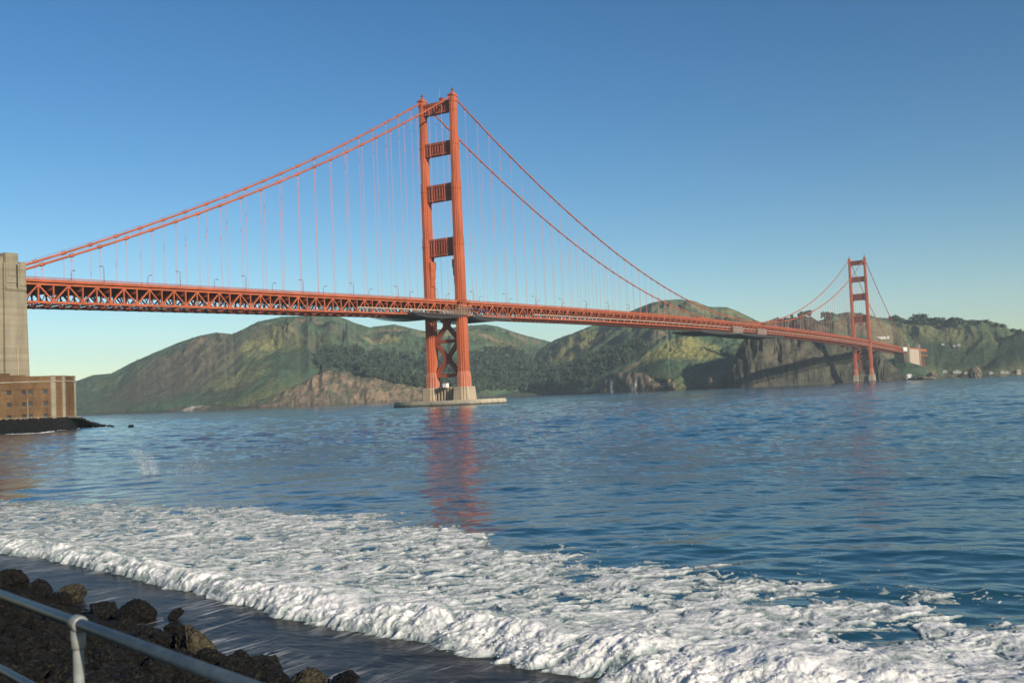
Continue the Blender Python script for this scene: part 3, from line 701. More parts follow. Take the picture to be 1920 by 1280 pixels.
for x in np.arange(-32, 4.1, 2.0):
    for y in (-20.5, -17.9): b.beam((x, y, 64.4), (x, y, 71.5 if x > -16 else 67.5), .14, .14)
    if x < 3:
        for z in (66, 67.6)+((69.4, 71.4) if x > -16 else ()):
            b.beam((x,-20.5,z),(x+2,-20.5,z),.12,.12); b.box(x,x+1.9,-20.3,-18,z-.62,z-.55)
        b.beam((x,-20.5,64.4),(x+2,-20.5,66.8),.1,.1)
b.build('cage', PALE, r)
t = MB(); tarpv = []; 
for i in range(13):
    for j in range(5):
        x = 1+i*2.0; tarpv.append((x, -18.2-j*.9, 69.3+.35*math.sin(i*.9+j)+.25*math.cos(j*2)-.5*(i/12)-abs(j-2)*.12))
t.add(tarpv, [(i*5+j, (i+1)*5+j, (i+1)*5+j+1, i*5+j+1) for i in range(12) for j in range(4)])
o = t.build('tarpaulin', TARP); sm = o.modifiers.new('thick', 'SOLIDIFY'); sm.thickness = .08
tag(o, 'blue tarpaulin stretched beside the near tower leg under the deck', 'tarpaulin')
for x0, x1, lab in ((470, 590, 'dark scaffold platform under midspan nearest the sunlit green slope'), (596, 780, 'long dark scaffold platform under midspan in front of the brown cliff')):
    r = empty('scaffold_platform', (0, 0, 0)); tag(r, lab, 'scaffold', 'scaffolds hung under the deck')
    lattice(x0, x1, -19, 19, zrail(x0)-14.6, 2.2, .6, DSTEEL, 'lattice_deck', r)
for x0, lab in ((578, 'pale netted work cage on the deck side at midspan, nearer the first tower'), (672, 'pale netted work cage on the deck side at midspan, nearer the second tower')):
    r = empty('work_cage'); tag(r, lab, 'scaffold', 'netted cages at midspan'); zz = zrail(x0)
    b = MB(); b.box(x0, x0+34, -17.6, -17.2, zz-14.6, zz-6.8); b.box(x0, x0+.3, -17.2, -15.4, zz-14.6, zz-6.8); b.box(x0+33.7, x0+34, -17.2, -15.4, zz-14.6, zz-6.8); b.build('netting', NETTING, r)
    b = MB()
    for k in range(9): b.box(x0+k*4.2, x0+k*4.2+.3, -17.9, -17.6, zz-15, zz-6.4)
    for z in (zz-14.7, zz-10.8, zz-6.9): b.box(x0, x0+34, -17.95, -17.9, z, z+.3)
    b.build('frame', STEEL, r)
r = empty('sheeted_bay'); tag(r, 'white sheeted work enclosure at the far end of the deck', 'scaffold'); b = MB(); b.box(1628, 1668, -16.8, -15.3, 60, 68.6); b.build('sheeting', WHITE, r)
[MB().box(x, x+.25, -17.0, -16.8, 59.6, 69).build('post', STEEL, r) for x in range(1628, 1669, 5)]

# ---- concrete pylons
def pylon_shaft(X0, X1, ys, zt, z0, mat, parent, detail=True):
    """tall stepped shaft between X0..X1; ys = the outer (camera side) face, built inwards along +y"""
    b = MB(); d = 10.0
    b.prism([(X0-.5, ys-.5), (X1+1.0, ys-.5), (X1+1.0, ys+d), (X0-.5, ys+d)], z0, zt-16, [(X0, ys), (X1, ys), (X1, ys+d-.5), (X0, ys+d-.5)])
    b.box(X0+.003, X1-.003, ys+.02, ys+d-.5, zt-16, zt-4.3)
    b.box(X0+.6, X1-3.8, ys-.35, ys+d-.8, zt-13, zt); b.box(X1-3.1, X1-.4, ys-.3, ys+d-.8, zt-14, zt-3.6); b.box(X0+1.6, X1-5.2, ys-.6, ys+2, zt-10, zt-.5)
    b.box(X0-2.4, X0+.5, ys+1.2, ys+d-1.5, z0, zt-1.8)
    b.prism_x([(ys-.7, zt-15.8), (ys-.02, zt-16.8), (ys-.02, zt-14.6), (ys-.7, zt-14.6)], X0+.3, X1-.3)
    o = b.build('shaft', mat, parent, bevel=.12)
    if detail:
        r = MB(); r.box(X1-4.95, X1-4.45, ys-.75, ys-.61, zt-15.6, zt-5); r.build('relief_slot', DARK, o)
        r = MB(); r.box(X1-5.3, X1-4.9, ys-.72, ys-.1, z0+2, zt-41); r.build('drain_pipe', PIERC, o)
    return o
r = empty('bridge_pylon', (0, 0, 0)); tag(r, 'tall weathered concrete pylon rising behind the brick fort', 'pylon')
pylon_shaft(-355.6, -345.3, -17.0, 76.9, 2, CONC, r)
pylon_shaft(-355.6, -345.3, 8.0, 76.9, 2, CONC, r, False)
r = empty('bridge_pylon', (0, 0, 0)); tag(r, 'small grey concrete pylon where the deck ends beside the white sheeting', 'pylon')
pylon_shaft(XE+.5, XE+9, -19, 78, 18, CONC, r, False)
r = empty('bridge_pylon', (0, 0, 0)); tag(r, 'small grey concrete pylon between the cream wall and the red viaduct', 'pylon')
pylon_shaft(XE+124, XE+134, -19, 78, 18, CONC, r, False)
r = empty('anchorage', (0, 0, 0)); tag(r, 'cream anchorage wall between the two small far pylons', 'building')
b = MB(); b.box(XE+14, XE+122, -17.8, 14, 20, 66); b.build('wall', CREAM, r); b = MB(); b.box(XE+10, XE+123, -18.6, 15, 66, 68.2); b.build('parapet', ORANGE, r)
r = empty('approach_viaduct', (0, 0, 0)); tag(r, 'red steel viaduct behind the far pylons on the hillside', 'viaduct')
b = MB(); b.box(XE+136, XE+225, -17, 14, 62, 68); b.box(XE+136, XE+235, -18, -16, 52, 54); b.build('deck', ORANGE, r)
for x in (XE+160, XE+185):
    b = MB()
    for y in (-16, 12): b.box(x-1, x+1, y-1, y+1, 12, 62)
    for z in (24, 36, 48): b.box(x-.6, x+.6, -15, 11, z-.6, z+.6)
    for z in (12, 24, 36, 48): b.beam((x, -16, z), (x, 12, z+12), .8, .8, (1,0,0))
    b.build('trestle', ORANGE, r)
#@@FORT
# ------------------------------------------------------------------ brick fort at the water's edge
m = NT('old_brick'); g = m.pos(); z1 = m.pos((.03, .03, 1)); big = m.noise(m.pos((1, 1, .5)), .16, 5, .65); row = m.noise(z1, .9, 3, .6); fine = m.noise(g, 2.4, 4, .7)
c = m.mix(m.ramp(big, [(.35, 0.0), (.65, 1.0)]), (.082, .048, .024), (.160, .096, .044)); c = m.mix(1.0, c, m.ramp(row, [(.3, .80), (.7, 1.14)]), 'MULTIPLY'); c = m.mix(1.0, c, m.ramp(fine, [(.3, .8), (.7, 1.15)]), 'MULTIPLY')
BRICK = m.done(c, .9, m.bump(fine, .04, .5), spec=.15)
QUOIN = concrete('granite_quoin', (.27, .235, .17))
fort = empty('brick_fort', (0, 0, 0)); tag(fort, 'old brown brick fort with pale stone quoins on the water edge', 'fort')
A1 = Vector((*at_range(101, 760, 447)[:2], 0)); vdir = Vector((A1.x-CAM[0], A1.y-CAM[1], 0)).normalized(); left = Vector((-vdir.y, vdir.x, 0))
A0 = A1+left*10+vdir*-.5; AL = A0+left*62+vdir*4.5
A2 = Vector((*at_range(121, 760, 450.5)[:2], 0)); A3 = Vector((*at_range(141.3, 760, 459)[:2], 0)); A4 = A3+vdir*34-left*-9; AB = AL+vdir*40
FZ0, FZ1 = 2.5, 19.2
def panel(b, P, Q, z0, z1, holes=(), dep=.55):
    """vertical wall P->Q with recessed openings (s0,s1,za,zb); outside is on the left of Q->P seen from the camera"""
    d = (Q-P); Lw = d.length; d.normalize(); n = Vector((d.y, -d.x, 0))
    if n.dot(vdir) > 0: n = -n
    su = sorted({0, Lw, *[h[0] for h in holes], *[h[1] for h in holes]}); sz = sorted({z0, z1, *[h[2] for h in holes], *[h[3] for h in holes]})
    pt = lambda s, z, o=0: tuple(P+d*s-n*o+Vector((0, 0, z)))
    for i in range(len(su)-1):
        for j in range(len(sz)-1):
            a0, a1, c0, c1 = su[i], su[i+1], sz[j], sz[j+1]; ms, mz = (a0+a1)/2, (c0+c1)/2
            if any(h[0] < ms < h[1] and h[2] < mz < h[3] for h in holes): continue
            b.add([pt(a0, c0), pt(a1, c0), pt(a1, c1), pt(a0, c1)], [(0, 1, 2, 3)])
    for h in holes:
        q = [(h[0], h[2]), (h[1], h[2]), (h[1], h[3]), (h[0], h[3])]
        for k in range(4):
            (s, z), (s2, z2) = q[k], q[(k+1) % 4]; b.add([pt(s, z), pt(s2, z2), pt(s2, z2, dep), pt(s, z, dep)], [(0, 1, 2, 3)])
    return pt, Lw
def s_of(px, P, Q):
    """distance along P->Q of the wall point seen at picture column px"""
    a, e = azel(px, 765); dx, dy = math.cos(a), math.sin(a); d = Q-P
    det = dx*(-d.y)+dy*d.x; bx, by = P.x-CAM[0], P.y-CAM[1]
    return ((dx*by-dy*bx)/det)*d.length*-1 if False else (( -dy*bx+dx*by)/(dy*d.x-dx*d.y))*d.length
wb = MB(); wins = []
rows = [(14.5, 16.2), (9.8, 11.5), (5.0, 6.7)]
hl = []
for px in (-24, 17, 44.5):
    s = s_of(px, AL, A0)
    for za, zb in rows: hl.append((s-.85, s+.85, za, zb))
f1 = panel(wb, AL, A0, FZ0, FZ1, hl); hr = []
for px in (57, 85.5):
    s = s_of(px, A0, A1)
    for za, zb in rows: hr.append((s-.85, s+.85, za+.05, zb+.05))
f2 = panel(wb, A0, A1, FZ0, FZ1, hr)
panel(wb, A1, A2, FZ0, FZ1); hs = []
s = s_of(131.5, A2, A3)
hs = [(s-.45, s+.45, 15.6, 16.7), (s-.4, s+.5, 10.9, 11.9)]
f3 = panel(wb, A2, A3, FZ0, FZ1, hs); panel(wb, A3, A4, FZ0, FZ1); panel(wb, AL, AB, FZ0, FZ1); panel(wb, AB, A4, FZ0, FZ1)
wb.build('wall', BRICK, fort)
for (pt, L_), hh in ((f1, hl), (f2, hr), (f3, hs)):
    for h in hh:
        b = MB(); e = .12
        b.add([pt(h[0], h[2], .5), pt(h[1], h[2], .5), pt(h[1], h[3], .5), pt(h[0], h[3], .5)], [(0, 1, 2, 3)]); o = b.build('window', DARK, fort)
        if h[1]-h[0] > 1:
            fr = MB()
            for (sa, sb_, za, zb) in ((h[0], h[0]+e, h[2], h[3]), (h[1]-e, h[1], h[2], h[3]), (h[0]+e, h[1]-e, h[3]-e, h[3]), (h[0]+e, h[1]-e, h[2], h[2]+e)):
                fr.add([pt(sa, za, .4), pt(sb_, za, .4), pt(sb_, zb, .4), pt(sa, zb, .4), pt(sa, za, .48), pt(sb_, za, .48), pt(sb_, zb, .48), pt(sa, zb, .48)], [(0,1,2,3),(4,7,6,5),(0,4,5,1),(1,5,6,2),(2,6,7,3),(3,7,4,0)])
            fr.build('window_frame', DSTEEL, o)
ring = [AL, A0, A1, A2, A3, A4, AB]; cen = sum(ring, Vector())/len(ring)
def band(b, off, z0, z1, pts=ring, thick=1.2):
    for P, Q in zip(pts[:-1], pts[1:]):
        d = (Q-P).normalized(); n = Vector((d.y, -d.x, 0)); n = -n if n.dot(P-cen) < 0 else n
        a, c, e, f_ = P+n*off-d*off*.4, Q+n*off+d*off*.4, Q-n*thick, P-n*thick
        b.add([(*p.xy, z) for z in (z0, z1) for p in (a, c, e, f_)], [(0,1,2,3),(4,7,6,5),(0,4,5,1),(1,5,6,2),(2,6,7,3),(3,7,4,0)])
b = MB(); band(b, .35, 19.2, 19.65); b.build('string_course', QUOIN, fort)
b = MB(); band(b, .0, 19.65, 21.6, [A0+(A1-A0)*.02, A1, A2, A3, A4]); s18 = s_of(19, AL, A0)/(A0-AL).length; band(b, 0, 19.65, 22.2, [AL+(A0-AL)*s18, A0]); band(b, 0, 19.65, 23.0, [AL, AL+(A0-AL)*s18]); b.build('parapet', BRICK, fort)
def quoin(P, dl, dr):
    b = MB(); k = 0; z = 2.6
    while z < 21.5:
        wl = 1.15 if k % 2 else .75; h = .52
        if z > 18.9 and z < 19.7: z = 19.68
        for d, w_ in ((dl, wl), (dr, 1.9-wl)):
            n = Vector((d.y, -d.x, 0)); n = -n if n.dot(vdir) > 0 else n
            a, c = P+n*.09, P+d*w_+n*.09; e, f_ = P+d*w_-n*.3, P-n*.3
            b.add([(*p.xy, zz) for zz in (z, z+h-.02) for p in (a, c, e, f_)], [(0,1,2,3),(4,7,6,5),(0,4,5,1),(1,5,6,2),(2,6,7,3),(3,7,4,0)])
        z += h; k += 1
    return b.build('quoin', QUOIN, fort)
quoin(A1, (A0-A1).normalized(), (A2-A1).normalized()); quoin(A2, (A1-A2).normalized(), (A3-A2).normalized()); quoin(A3, (A2-A3).normalized(), (A4-A3).normalized())
pt, L_ = f2; b = MB(); s = .6; b.add([pt(s, 3, -.12), pt(s+.16, 3, -.12), pt(s+.16, 13.2, -.12), pt(s, 13.2, -.12), pt(s, 3, 0), pt(s+.16, 3, 0), pt(s+.16, 13.2, 0), pt(s, 13.2, 0)], [(0,1,2,3),(4,7,6,5),(0,4,5,1),(1,5,6,2),(2,6,7,3),(3,7,4,0)]); b.build('downpipe', QUOIN, fort)

# ------------------------------------------------------------------ rocks
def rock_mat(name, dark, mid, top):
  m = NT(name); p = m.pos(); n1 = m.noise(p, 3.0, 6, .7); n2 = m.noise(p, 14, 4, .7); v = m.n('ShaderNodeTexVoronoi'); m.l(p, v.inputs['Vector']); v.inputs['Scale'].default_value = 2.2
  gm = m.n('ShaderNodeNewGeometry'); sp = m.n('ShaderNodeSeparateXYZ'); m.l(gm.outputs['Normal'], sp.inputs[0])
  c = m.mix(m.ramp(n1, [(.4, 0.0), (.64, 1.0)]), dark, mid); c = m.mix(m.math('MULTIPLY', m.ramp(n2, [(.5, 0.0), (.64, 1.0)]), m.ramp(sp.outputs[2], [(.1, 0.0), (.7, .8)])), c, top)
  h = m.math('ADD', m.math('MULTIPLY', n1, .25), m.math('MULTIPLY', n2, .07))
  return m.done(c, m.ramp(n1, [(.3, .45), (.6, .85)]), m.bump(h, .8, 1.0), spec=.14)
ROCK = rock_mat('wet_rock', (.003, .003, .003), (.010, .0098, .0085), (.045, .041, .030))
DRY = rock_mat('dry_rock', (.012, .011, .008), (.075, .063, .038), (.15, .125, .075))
def ico_np(sub):
    bm = bmesh.new(); bmesh.ops.create_icosphere(bm, subdivisions=sub, radius=1); V = np.array([v.co for v in bm.verts]); F = np.array([[v.index for v in f.verts] for f in bm.faces]); bm.free(); return V, F
IV, IF = ico_np(5); IV4, IF4 = ico_np(4)
def boulder_mesh(name, seed, V=IV, F=IF, mat=ROCK, rough=1.0, ncut=11):
    rs = np.random.RandomState(seed); P = V.copy()
    for k in range(ncut):                                # cut by random planes: faceted, broken rock
        n = rs.normal(size=3); n /= np.linalg.norm(n); d = .52+.34*rs.rand(); e = P@n-d; P = P-np.where(e > 0, e, 0)[:, None]*n*.93
    nrm = P/np.linalg.norm(P, axis=1)[:, None]
    for sc, am in ((1.3, .12), (3.1, .07), (7, .045), (15, .022)):
        P = P+nrm*((1-2*np.abs(perlin3(P*sc+seed*1.7, seed)))*am*rough)[:, None]
    P *= np.array([1.0, .8+.3*rs.rand(), .62+.22*rs.rand()])
    me = bpy.data.meshes.new(name); me.from_pydata(P.tolist(), [], F.tolist()); me.materials.append(mat)
    return me
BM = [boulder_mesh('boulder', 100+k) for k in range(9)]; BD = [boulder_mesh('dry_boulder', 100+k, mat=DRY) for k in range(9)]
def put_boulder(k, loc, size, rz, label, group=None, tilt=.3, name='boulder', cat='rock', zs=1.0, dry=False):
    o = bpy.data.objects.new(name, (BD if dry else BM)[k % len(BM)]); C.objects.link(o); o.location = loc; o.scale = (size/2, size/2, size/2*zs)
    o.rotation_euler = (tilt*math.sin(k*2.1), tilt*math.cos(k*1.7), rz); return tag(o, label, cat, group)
# the bank they lie on
WL = [(-420,1030),(-100,1074),(0,1096),(110,1130),(290,1176),(400,1226),(470,1258),(560,1286),(660,1308),(800,1350),(1000,1420)]
wla, wlr = polar(WL)
def bank_z(a, r):
    rw = np.interp(a, wla, wlr); t = (rw-r)/(rw-4.0); return np.where(t > 0, 3.7*np.clip(t, 0, 1)**1.05, (rw-r)*-.12*-1)-.12
nb1, nb2 = 260, 220
aB = np.linspace(azel(1000, 740)[0], azel(-420, 740)[0], nb1); ub = np.linspace(0, 1, nb2)
AB_, UB = np.meshgrid(aB, ub, indexing='ij'); RB = 4+(np.interp(AB_, wla, wlr)+2.0-4)*UB
XB, YB = CAM[0]+RB*np.cos(AB_), CAM[1]+RB*np.sin(AB_)
ZB = bank_z(AB_, RB)+ridged2(XB/1.6, YB/1.6, 5, 91, .6)*.32-.12
idx = np.arange(XB.size).reshape(XB.shape); Fb = np.stack([idx[:-1,:-1], idx[:-1,1:], idx[1:,1:], idx[1:,:-1]], -1).reshape(-1, 4)[:, ::-1]
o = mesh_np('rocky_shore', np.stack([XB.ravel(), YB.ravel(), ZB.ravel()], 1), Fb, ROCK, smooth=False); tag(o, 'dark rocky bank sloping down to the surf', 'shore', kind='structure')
def on_bank(px, py):
    d = ray(px, py); dh = math.hypot(d[0], d[1]); a = math.atan2(d[1], d[0])
    for r in np.arange(8, 70, .1):
        z = CAM[2]+d[2]*r/dh
        if z < float(bank_z(a, r)) or z < 0.0: return CAM[0]+r*math.cos(a), CAM[1]+r*math.sin(a), max(z, 0.0), r
    return CAM[0]+r*math.cos(a), CAM[1]+r*math.sin(a), 0.0, r
NB = [(134,1122,54,'squarish rock with a sunlit tan top at the upper end of the rock bank',0),(62,1120,56,'rounded dark rock just left of the squarish sunlit-topped rock',1),(18,1098,52,'dark rock farthest up the shore at the picture edge',2),
      (258,1156,66,'broad flat-topped dark rock at the water edge past the railing post',3),(196,1156,52,'low dark rock left of the broad flat-topped one',4),(329,1155,27,'small lone rock out on the wet sand, farther of two',5),(328,1185,33,'small low rock on the wet sand, nearer of two',6),
      (294,1212,46,'leaning dark rock just behind the biggest pyramid-shaped boulder',7),(364,1230,84,'biggest pyramid-shaped boulder with yellowish face by the wet sand',8),(442,1246,48,'rounded boulder just right of the pyramid-shaped one',1),(583,1283,66,'yellowish ridged boulder at the bottom edge, lone of its size',3),(642,1290,56,'last low dark boulder at the right end of the rock bank',5),
      (490,1282,96,'long low dark slab of rock at the bottom edge by the railing',4),(112,1128,40,'small dark rock wedged in front of the squarish sunlit-topped rock',6)]
taken = []
for px, py, wpx, lab, k in NB:
    x, y, z, r = on_bank(px, py-wpx*.04); sz = wpx/FPX*math.sqrt(r*r+30)*1.02
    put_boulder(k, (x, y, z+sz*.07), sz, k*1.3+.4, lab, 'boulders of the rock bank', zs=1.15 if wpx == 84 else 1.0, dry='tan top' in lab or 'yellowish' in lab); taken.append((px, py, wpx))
rs = np.random.RandomState(9); nput = 0
while nput < 190:
    px = rs.uniform(-70, 700); lim = np.interp(px, [-70, 0, 110, 290, 400, 470, 560, 660, 700], [1085, 1100, 1135, 1182, 1232, 1262, 1292, 1310, 1320]); py = rs.uniform(lim, 1360)
    if any(abs(px-a) < wv*.33 and abs(py-b+8) < wv*.3 for a, b, wv in taken): continue
    x, y, z, r = on_bank(px, py); sz = rs.uniform(.3, 1.05)*(1 if py > lim+25 else .7); taken.append((px, py, sz/r*FPX*.55))
    put_boulder(nput, (x, y, z+sz*.14), sz, rs.rand()*6.3, 'dark wet boulder among the others of the rock bank', 'boulders of the rock bank'); nput += 1

# rock bank below the fort and its outliers
FWL = [(-160,826),(0,815.5),(74,811),(135,805.5),(150,802.5),(172,801),(200,800)]
ap_, = [np.array([list(ground(x, y)[:2]) for x, y in FWL])]
bk = np.array([[*(AL-vdir*2).xy], [*(A0-vdir*3+left*6).xy], [*(A0-vdir*3).xy], [*(A1-vdir*3-left*3).xy], [*(A2-vdir*2.5-left*3).xy], [*(A3-left*5).xy], [*(A3-left*9+vdir*6).xy]])
nu, nv = 220, 60
tu = np.linspace(0, len(FWL)-1, nu); fx = np.interp(tu, range(len(FWL)), ap_[:, 0]); fy = np.interp(tu, range(len(FWL)), ap_[:, 1]); bx = np.interp(tu, range(len(FWL)), bk[:, 0]); by = np.interp(tu, range(len(FWL)), bk[:, 1])
tv = np.linspace(-.06, 1, nv)[None, :]; XR = fx[:, None]*(1-tv)+bx[:, None]*tv; YR = fy[:, None]*(1-tv)+by[:, None]*tv
topz = np.interp(tu, [0, 3.6, 4.4, 5, 6], [4.6, 4.5, 4.1, 2.2, .6])
ZR = topz[:, None]*np.clip(tv*1.5, -.2, 1)**.9 if False else topz[:, None]*np.clip(tv*1.45, -.1, 1)
ZR = ZR+(ridged2(XR/2.4, YR/2.4, 4, 95, .65)*1.7-.35)*(1-ss(.6, .85, tv))
idx = np.arange(nu*nv).reshape(nu, nv); Fr = np.stack([idx[:-1,:-1], idx[1:,:-1], idx[1:,1:], idx[:-1,1:]], -1).reshape(-1, 4)
o = mesh_np('fort_shore', np.stack([XR.ravel(), YR.ravel(), ZR.ravel()], 1), Fr, ROCK); tag(o, 'dark rock apron at the foot of the brick fort', 'shore', kind='structure')
for k, (px, py, wp, lab) in enumerate([(158,801,16,'largest dark rock off the corner of the fort'),(172,800.5,14,'dark rock in the middle of the reef off the fort'),(187,800.5,13,'low dark rock near the outer end of the fort reef'),(208,801,11,'small dark rock at the outer end of the fort reef'),(245,801,13,'lone dark rock awash farthest out from the fort')]):
    P = ground(px, py); r = math.hypot(P[0]-CAM[0], P[1]-CAM[1]); put_boulder(k+2, (P[0], P[1], .1), wp/FPX*r*1.1, k, lab, 'rocks off the fort', .15)
# white wash along that shore
wv = []; wf = []
def wash(pts, wid, seed):
    P = np.array([list(ground(x, y)[:2]) for x, y in pts]); n = 90; t = np.linspace(0, len(pts)-1, n); x = np.interp(t, range(len(pts)), P[:, 0]); y = np.interp(t, range(len(pts)), P[:, 1])
    tow = np.stack([CAM[0]-x, CAM[1]-y], 1); tow /= np.linalg.norm(tow, axis=1)[:, None]; b0 = len(wv)
    env = np.sin(np.pi*np.clip(np.linspace(0, 1, n), 0, 1))**.3
    for i in range(n):
        a = wid*env[i]*(.35+.9*abs(fbm2(np.array([i*.13]), np.array([seed*5.1]), 3, seed)[0])*2)
        for s_, z in ((-.45, .05), (-.15, .42), (.25, .34), (.8, .05), (1.0, -.15)): wv.append((x[i]+tow[i, 0]*a*s_, y[i]+tow[i, 1]*a*s_, z*min(1, a/wid)+.05))
    for i in range(n-1):
        for k in range(4): wf.append((b0+i*5+k, b0+(i+1)*5+k, b0+(i+1)*5+k+1, b0+i*5+k+1))
wash([(-120,824),(-10,816),(35,814),(74,812)], 7.5, 1); wash([(70,812),(100,809.5),(128,806.5)], 3, 2); wash([(143,804.5),(155,802),(170,801),(178,801.5)], 5, 3); wash([(172,802.5),(200,802),(235,801.5)], 3.4, 4)
o = mesh_np('shore_wash', np.array(wv), np.array(wf), FOAMM, smooth=True, attrs={'froth': ('FLOAT', np.ones(len(wv))*.9)}); tag(o, 'thin white wash along the rocks below the fort', 'surf', kind='stuff')
# fence on top of the apron
fence = empty('post_and_rail_fence'); tag(fence, 'pale post and rail fence along the rock edge below the fort', 'fence')
fp = [Vector((fx[i]*.28+bx[i]*.72, fy[i]*.28+by[i]*.72, topz[i]*.97)) for i in range(nu)]
i0 = int(nu*.05); i1 = int(nu*4.4/6); st = 0; last = None; rails = MB()
for i in range(i0, i1):
    if last is None or (fp[i]-last).length > 2.6:
        b = MB(); b.box(fp[i].x-.08, fp[i].x+.08, fp[i].y-.08, fp[i].y+.08, fp[i].z-.4, fp[i].z+1.25); b.build('post', QUOIN, fence)
        if last is not None:
            for dz in (.55, 1.1): rails.beam(last+Vector((0,0,dz)), fp[i]+Vector((0,0,dz)), .1, .12)
        last = fp[i].copy()
rails.build('rail', QUOIN, fence)

# ------------------------------------------------------------------ pipe railing in the foreground
m = NT('railing_paint'); n = m.noise(m.pos(), 14, 5, .7); c = m.mix(m.ramp(n, [(.4, 0.0), (.7, 1.0)]), (.026, .044, .062), (.05, .072, .09)); RAILM = m.done(c, .42, m.bump(n, .002, .5), spec=.35)
m = NT('galvanised_post'); n = m.noise(m.pos(), 18, 5, .7); c = m.mix(m.ramp(n, [(.35, 0.0), (.7, 1.0)]), (.15, .16, .145), (.25, .255, .23)); POSTM = m.done(c, .45, spec=.5)
rail = empty('pipe_railing', tuple(ground(145, 1166, 4.8))); tag(rail, 'blue grey pipe railing with one pale post in the near corner', 'railing')
bpy.context.view_layer.update()
def rp(px, py, z): return Vector(ground(px, py, z))-rail.location
ZT, ZL = 5.86, 5.36
a, c = rp(0, 1114, ZT), rp(146, 1168, ZT); d1 = (c-a).normalized(); e = rp(430, 1272, ZT); 
b = MB(); b.tube([a-d1*1.6, c, e+(e-c)*.8], .0170, 16); b.build('top_rail', RAILM, rail, smooth=True)
b = MB(); b.tube([rp(0, 1252, ZL)-d1*2.0, rp(44, 1277, ZL), rp(44, 1277, ZL)+(e-c).normalized()*2.2], .0185, 16); b.build('lower_rail', RAILM, rail, smooth=True)
b = MB(); b.tube([(c.x, c.y, ZT-4.8-1.0-.0), (c.x, c.y, c.z+.0)], .0155, 16); post = b.build('post', POSTM, rail, smooth=True)
b = MB(); b.tube([c-d1*.024, c-d1*.02, c+d1*.02, c+d1*.024], [.021, .0245, .0245, .021], 18); b.tube([(c.x, c.y, c.z-.075), (c.x, c.y, c.z-.07), (c.x, c.y, c.z-.015)], [.018, .021, .021], 16); b.build('tee_fitting', POSTM, post, smooth=True)

# ------------------------------------------------------------------ trees and scrub on the hills
m = NT('foliage'); oi = m.n('ShaderNodeObjectInfo'); p = m.pos(); n = m.noise(p, .11, 4, .65)
c = m.mix(m.ramp(n, [(.35, 0.0), (.68, 1.0)]), (.018, .032, .022), (.080, .105, .052)); c = m.mix(m.math('MULTIPLY', oi.outputs['Random'], .5), c, (.035, .060, .045)); LEAF = m.done(c, .8, spec=.1)
BARK = paint('bark', (.09, .075, .06), .2)
def tree_geo(seed, conical, ncard, h=1.0):
    """crown of leaf-clump cards round a tapered trunk with limbs; unit height"""
    rs = np.random.RandomState(seed); V = []; F = []; M_ = []
    def tube(p, q, r0, r1, n=5):
        p, q = np.array(p, float), np.array(q, float); d = q-p; d /= np.linalg.norm(d); a = np.cross(d, [.3, .9, .1]); a /= np.linalg.norm(a); c = np.cross(d, a); b0 = len(V)
        for pp, r in ((p, r0), (q, r1)):
            for k in range(n): t = 2*math.pi*k/n; V.append(pp+a*r*math.cos(t)+c*r*math.sin(t))
        for k in range(n): F.append((b0+k, b0+(k+1) % n, b0+n+(k+1) % n, b0+n+k)); M_.append(1)
    tube((0, 0, -.08), (.01, 0, .45), .028, .018); tube((.01, 0, .45), (0, .01, .9), .018, .006)
    lob = [(rs.normal()*.10, rs.normal()*.10, .32+.6*rs.rand()) for _ in range(9)]
    for (lx, ly, lz) in lob[:5]: tube((0, 0, lz-.14), (lx*1.6, ly*1.6, lz), .010, .004, 4)
    for k in range(ncard):
        lx, ly, lz = lob[rs.randint(9)]
        if conical: z = .18+.80*rs.rand()**.9; rad = .26*(1-z)**.75+.03; t = rs.rand()*6.28; q = rad*(.45+.65*rs.rand()); x, y = q*math.cos(t)+lx*.3, q*math.sin(t)+ly*.3
        else: g = rs.normal(size=3)*np.array([.105, .105, .085]); x, y, z = lx*1.7+g[0], ly*1.7+g[1], lz+g[2]
        z = min(max(z, .1), 1.03); s = .045+.055*rs.rand(); n = rs.normal(size=3)+np.array([x*6, y*6, .7]); n /= np.linalg.norm(n); a = np.cross(n, rs.normal(size=3)); a /= np.linalg.norm(a); c = np.cross(n, a)
        b0 = len(V); o = np.array([x, y, z])
        for u, v_ in ((-1,-.6),(.1,-1),(1,-.2),(.5,.9),(-.6,.8)): V.append(o+a*u*s+c*v_*s*.9)
        F.append((b0, b0+1, b0+2, b0+3, b0+4)); M_.append(0)
    return np.array(V), F, M_
def tree_mesh(name, *a):
    V, F, M_ = tree_geo(*a); me = bpy.data.meshes.new(name); me.from_pydata(V.tolist(), [], F); me.materials.append(LEAF); me.materials.append(BARK); me.polygons.foreach_set('material_index', M_); return me
PINES = [tree_mesh('pine_tree', 200+k, k % 3 == 0, 190) for k in range(6)]
ROUND = [tree_mesh('round_tree', 300+k, False, 230) for k in range(4)]
def lin_fn(p): return lambda x: np.interp(x, [q[0] for q in p], [q[1] for q in p])
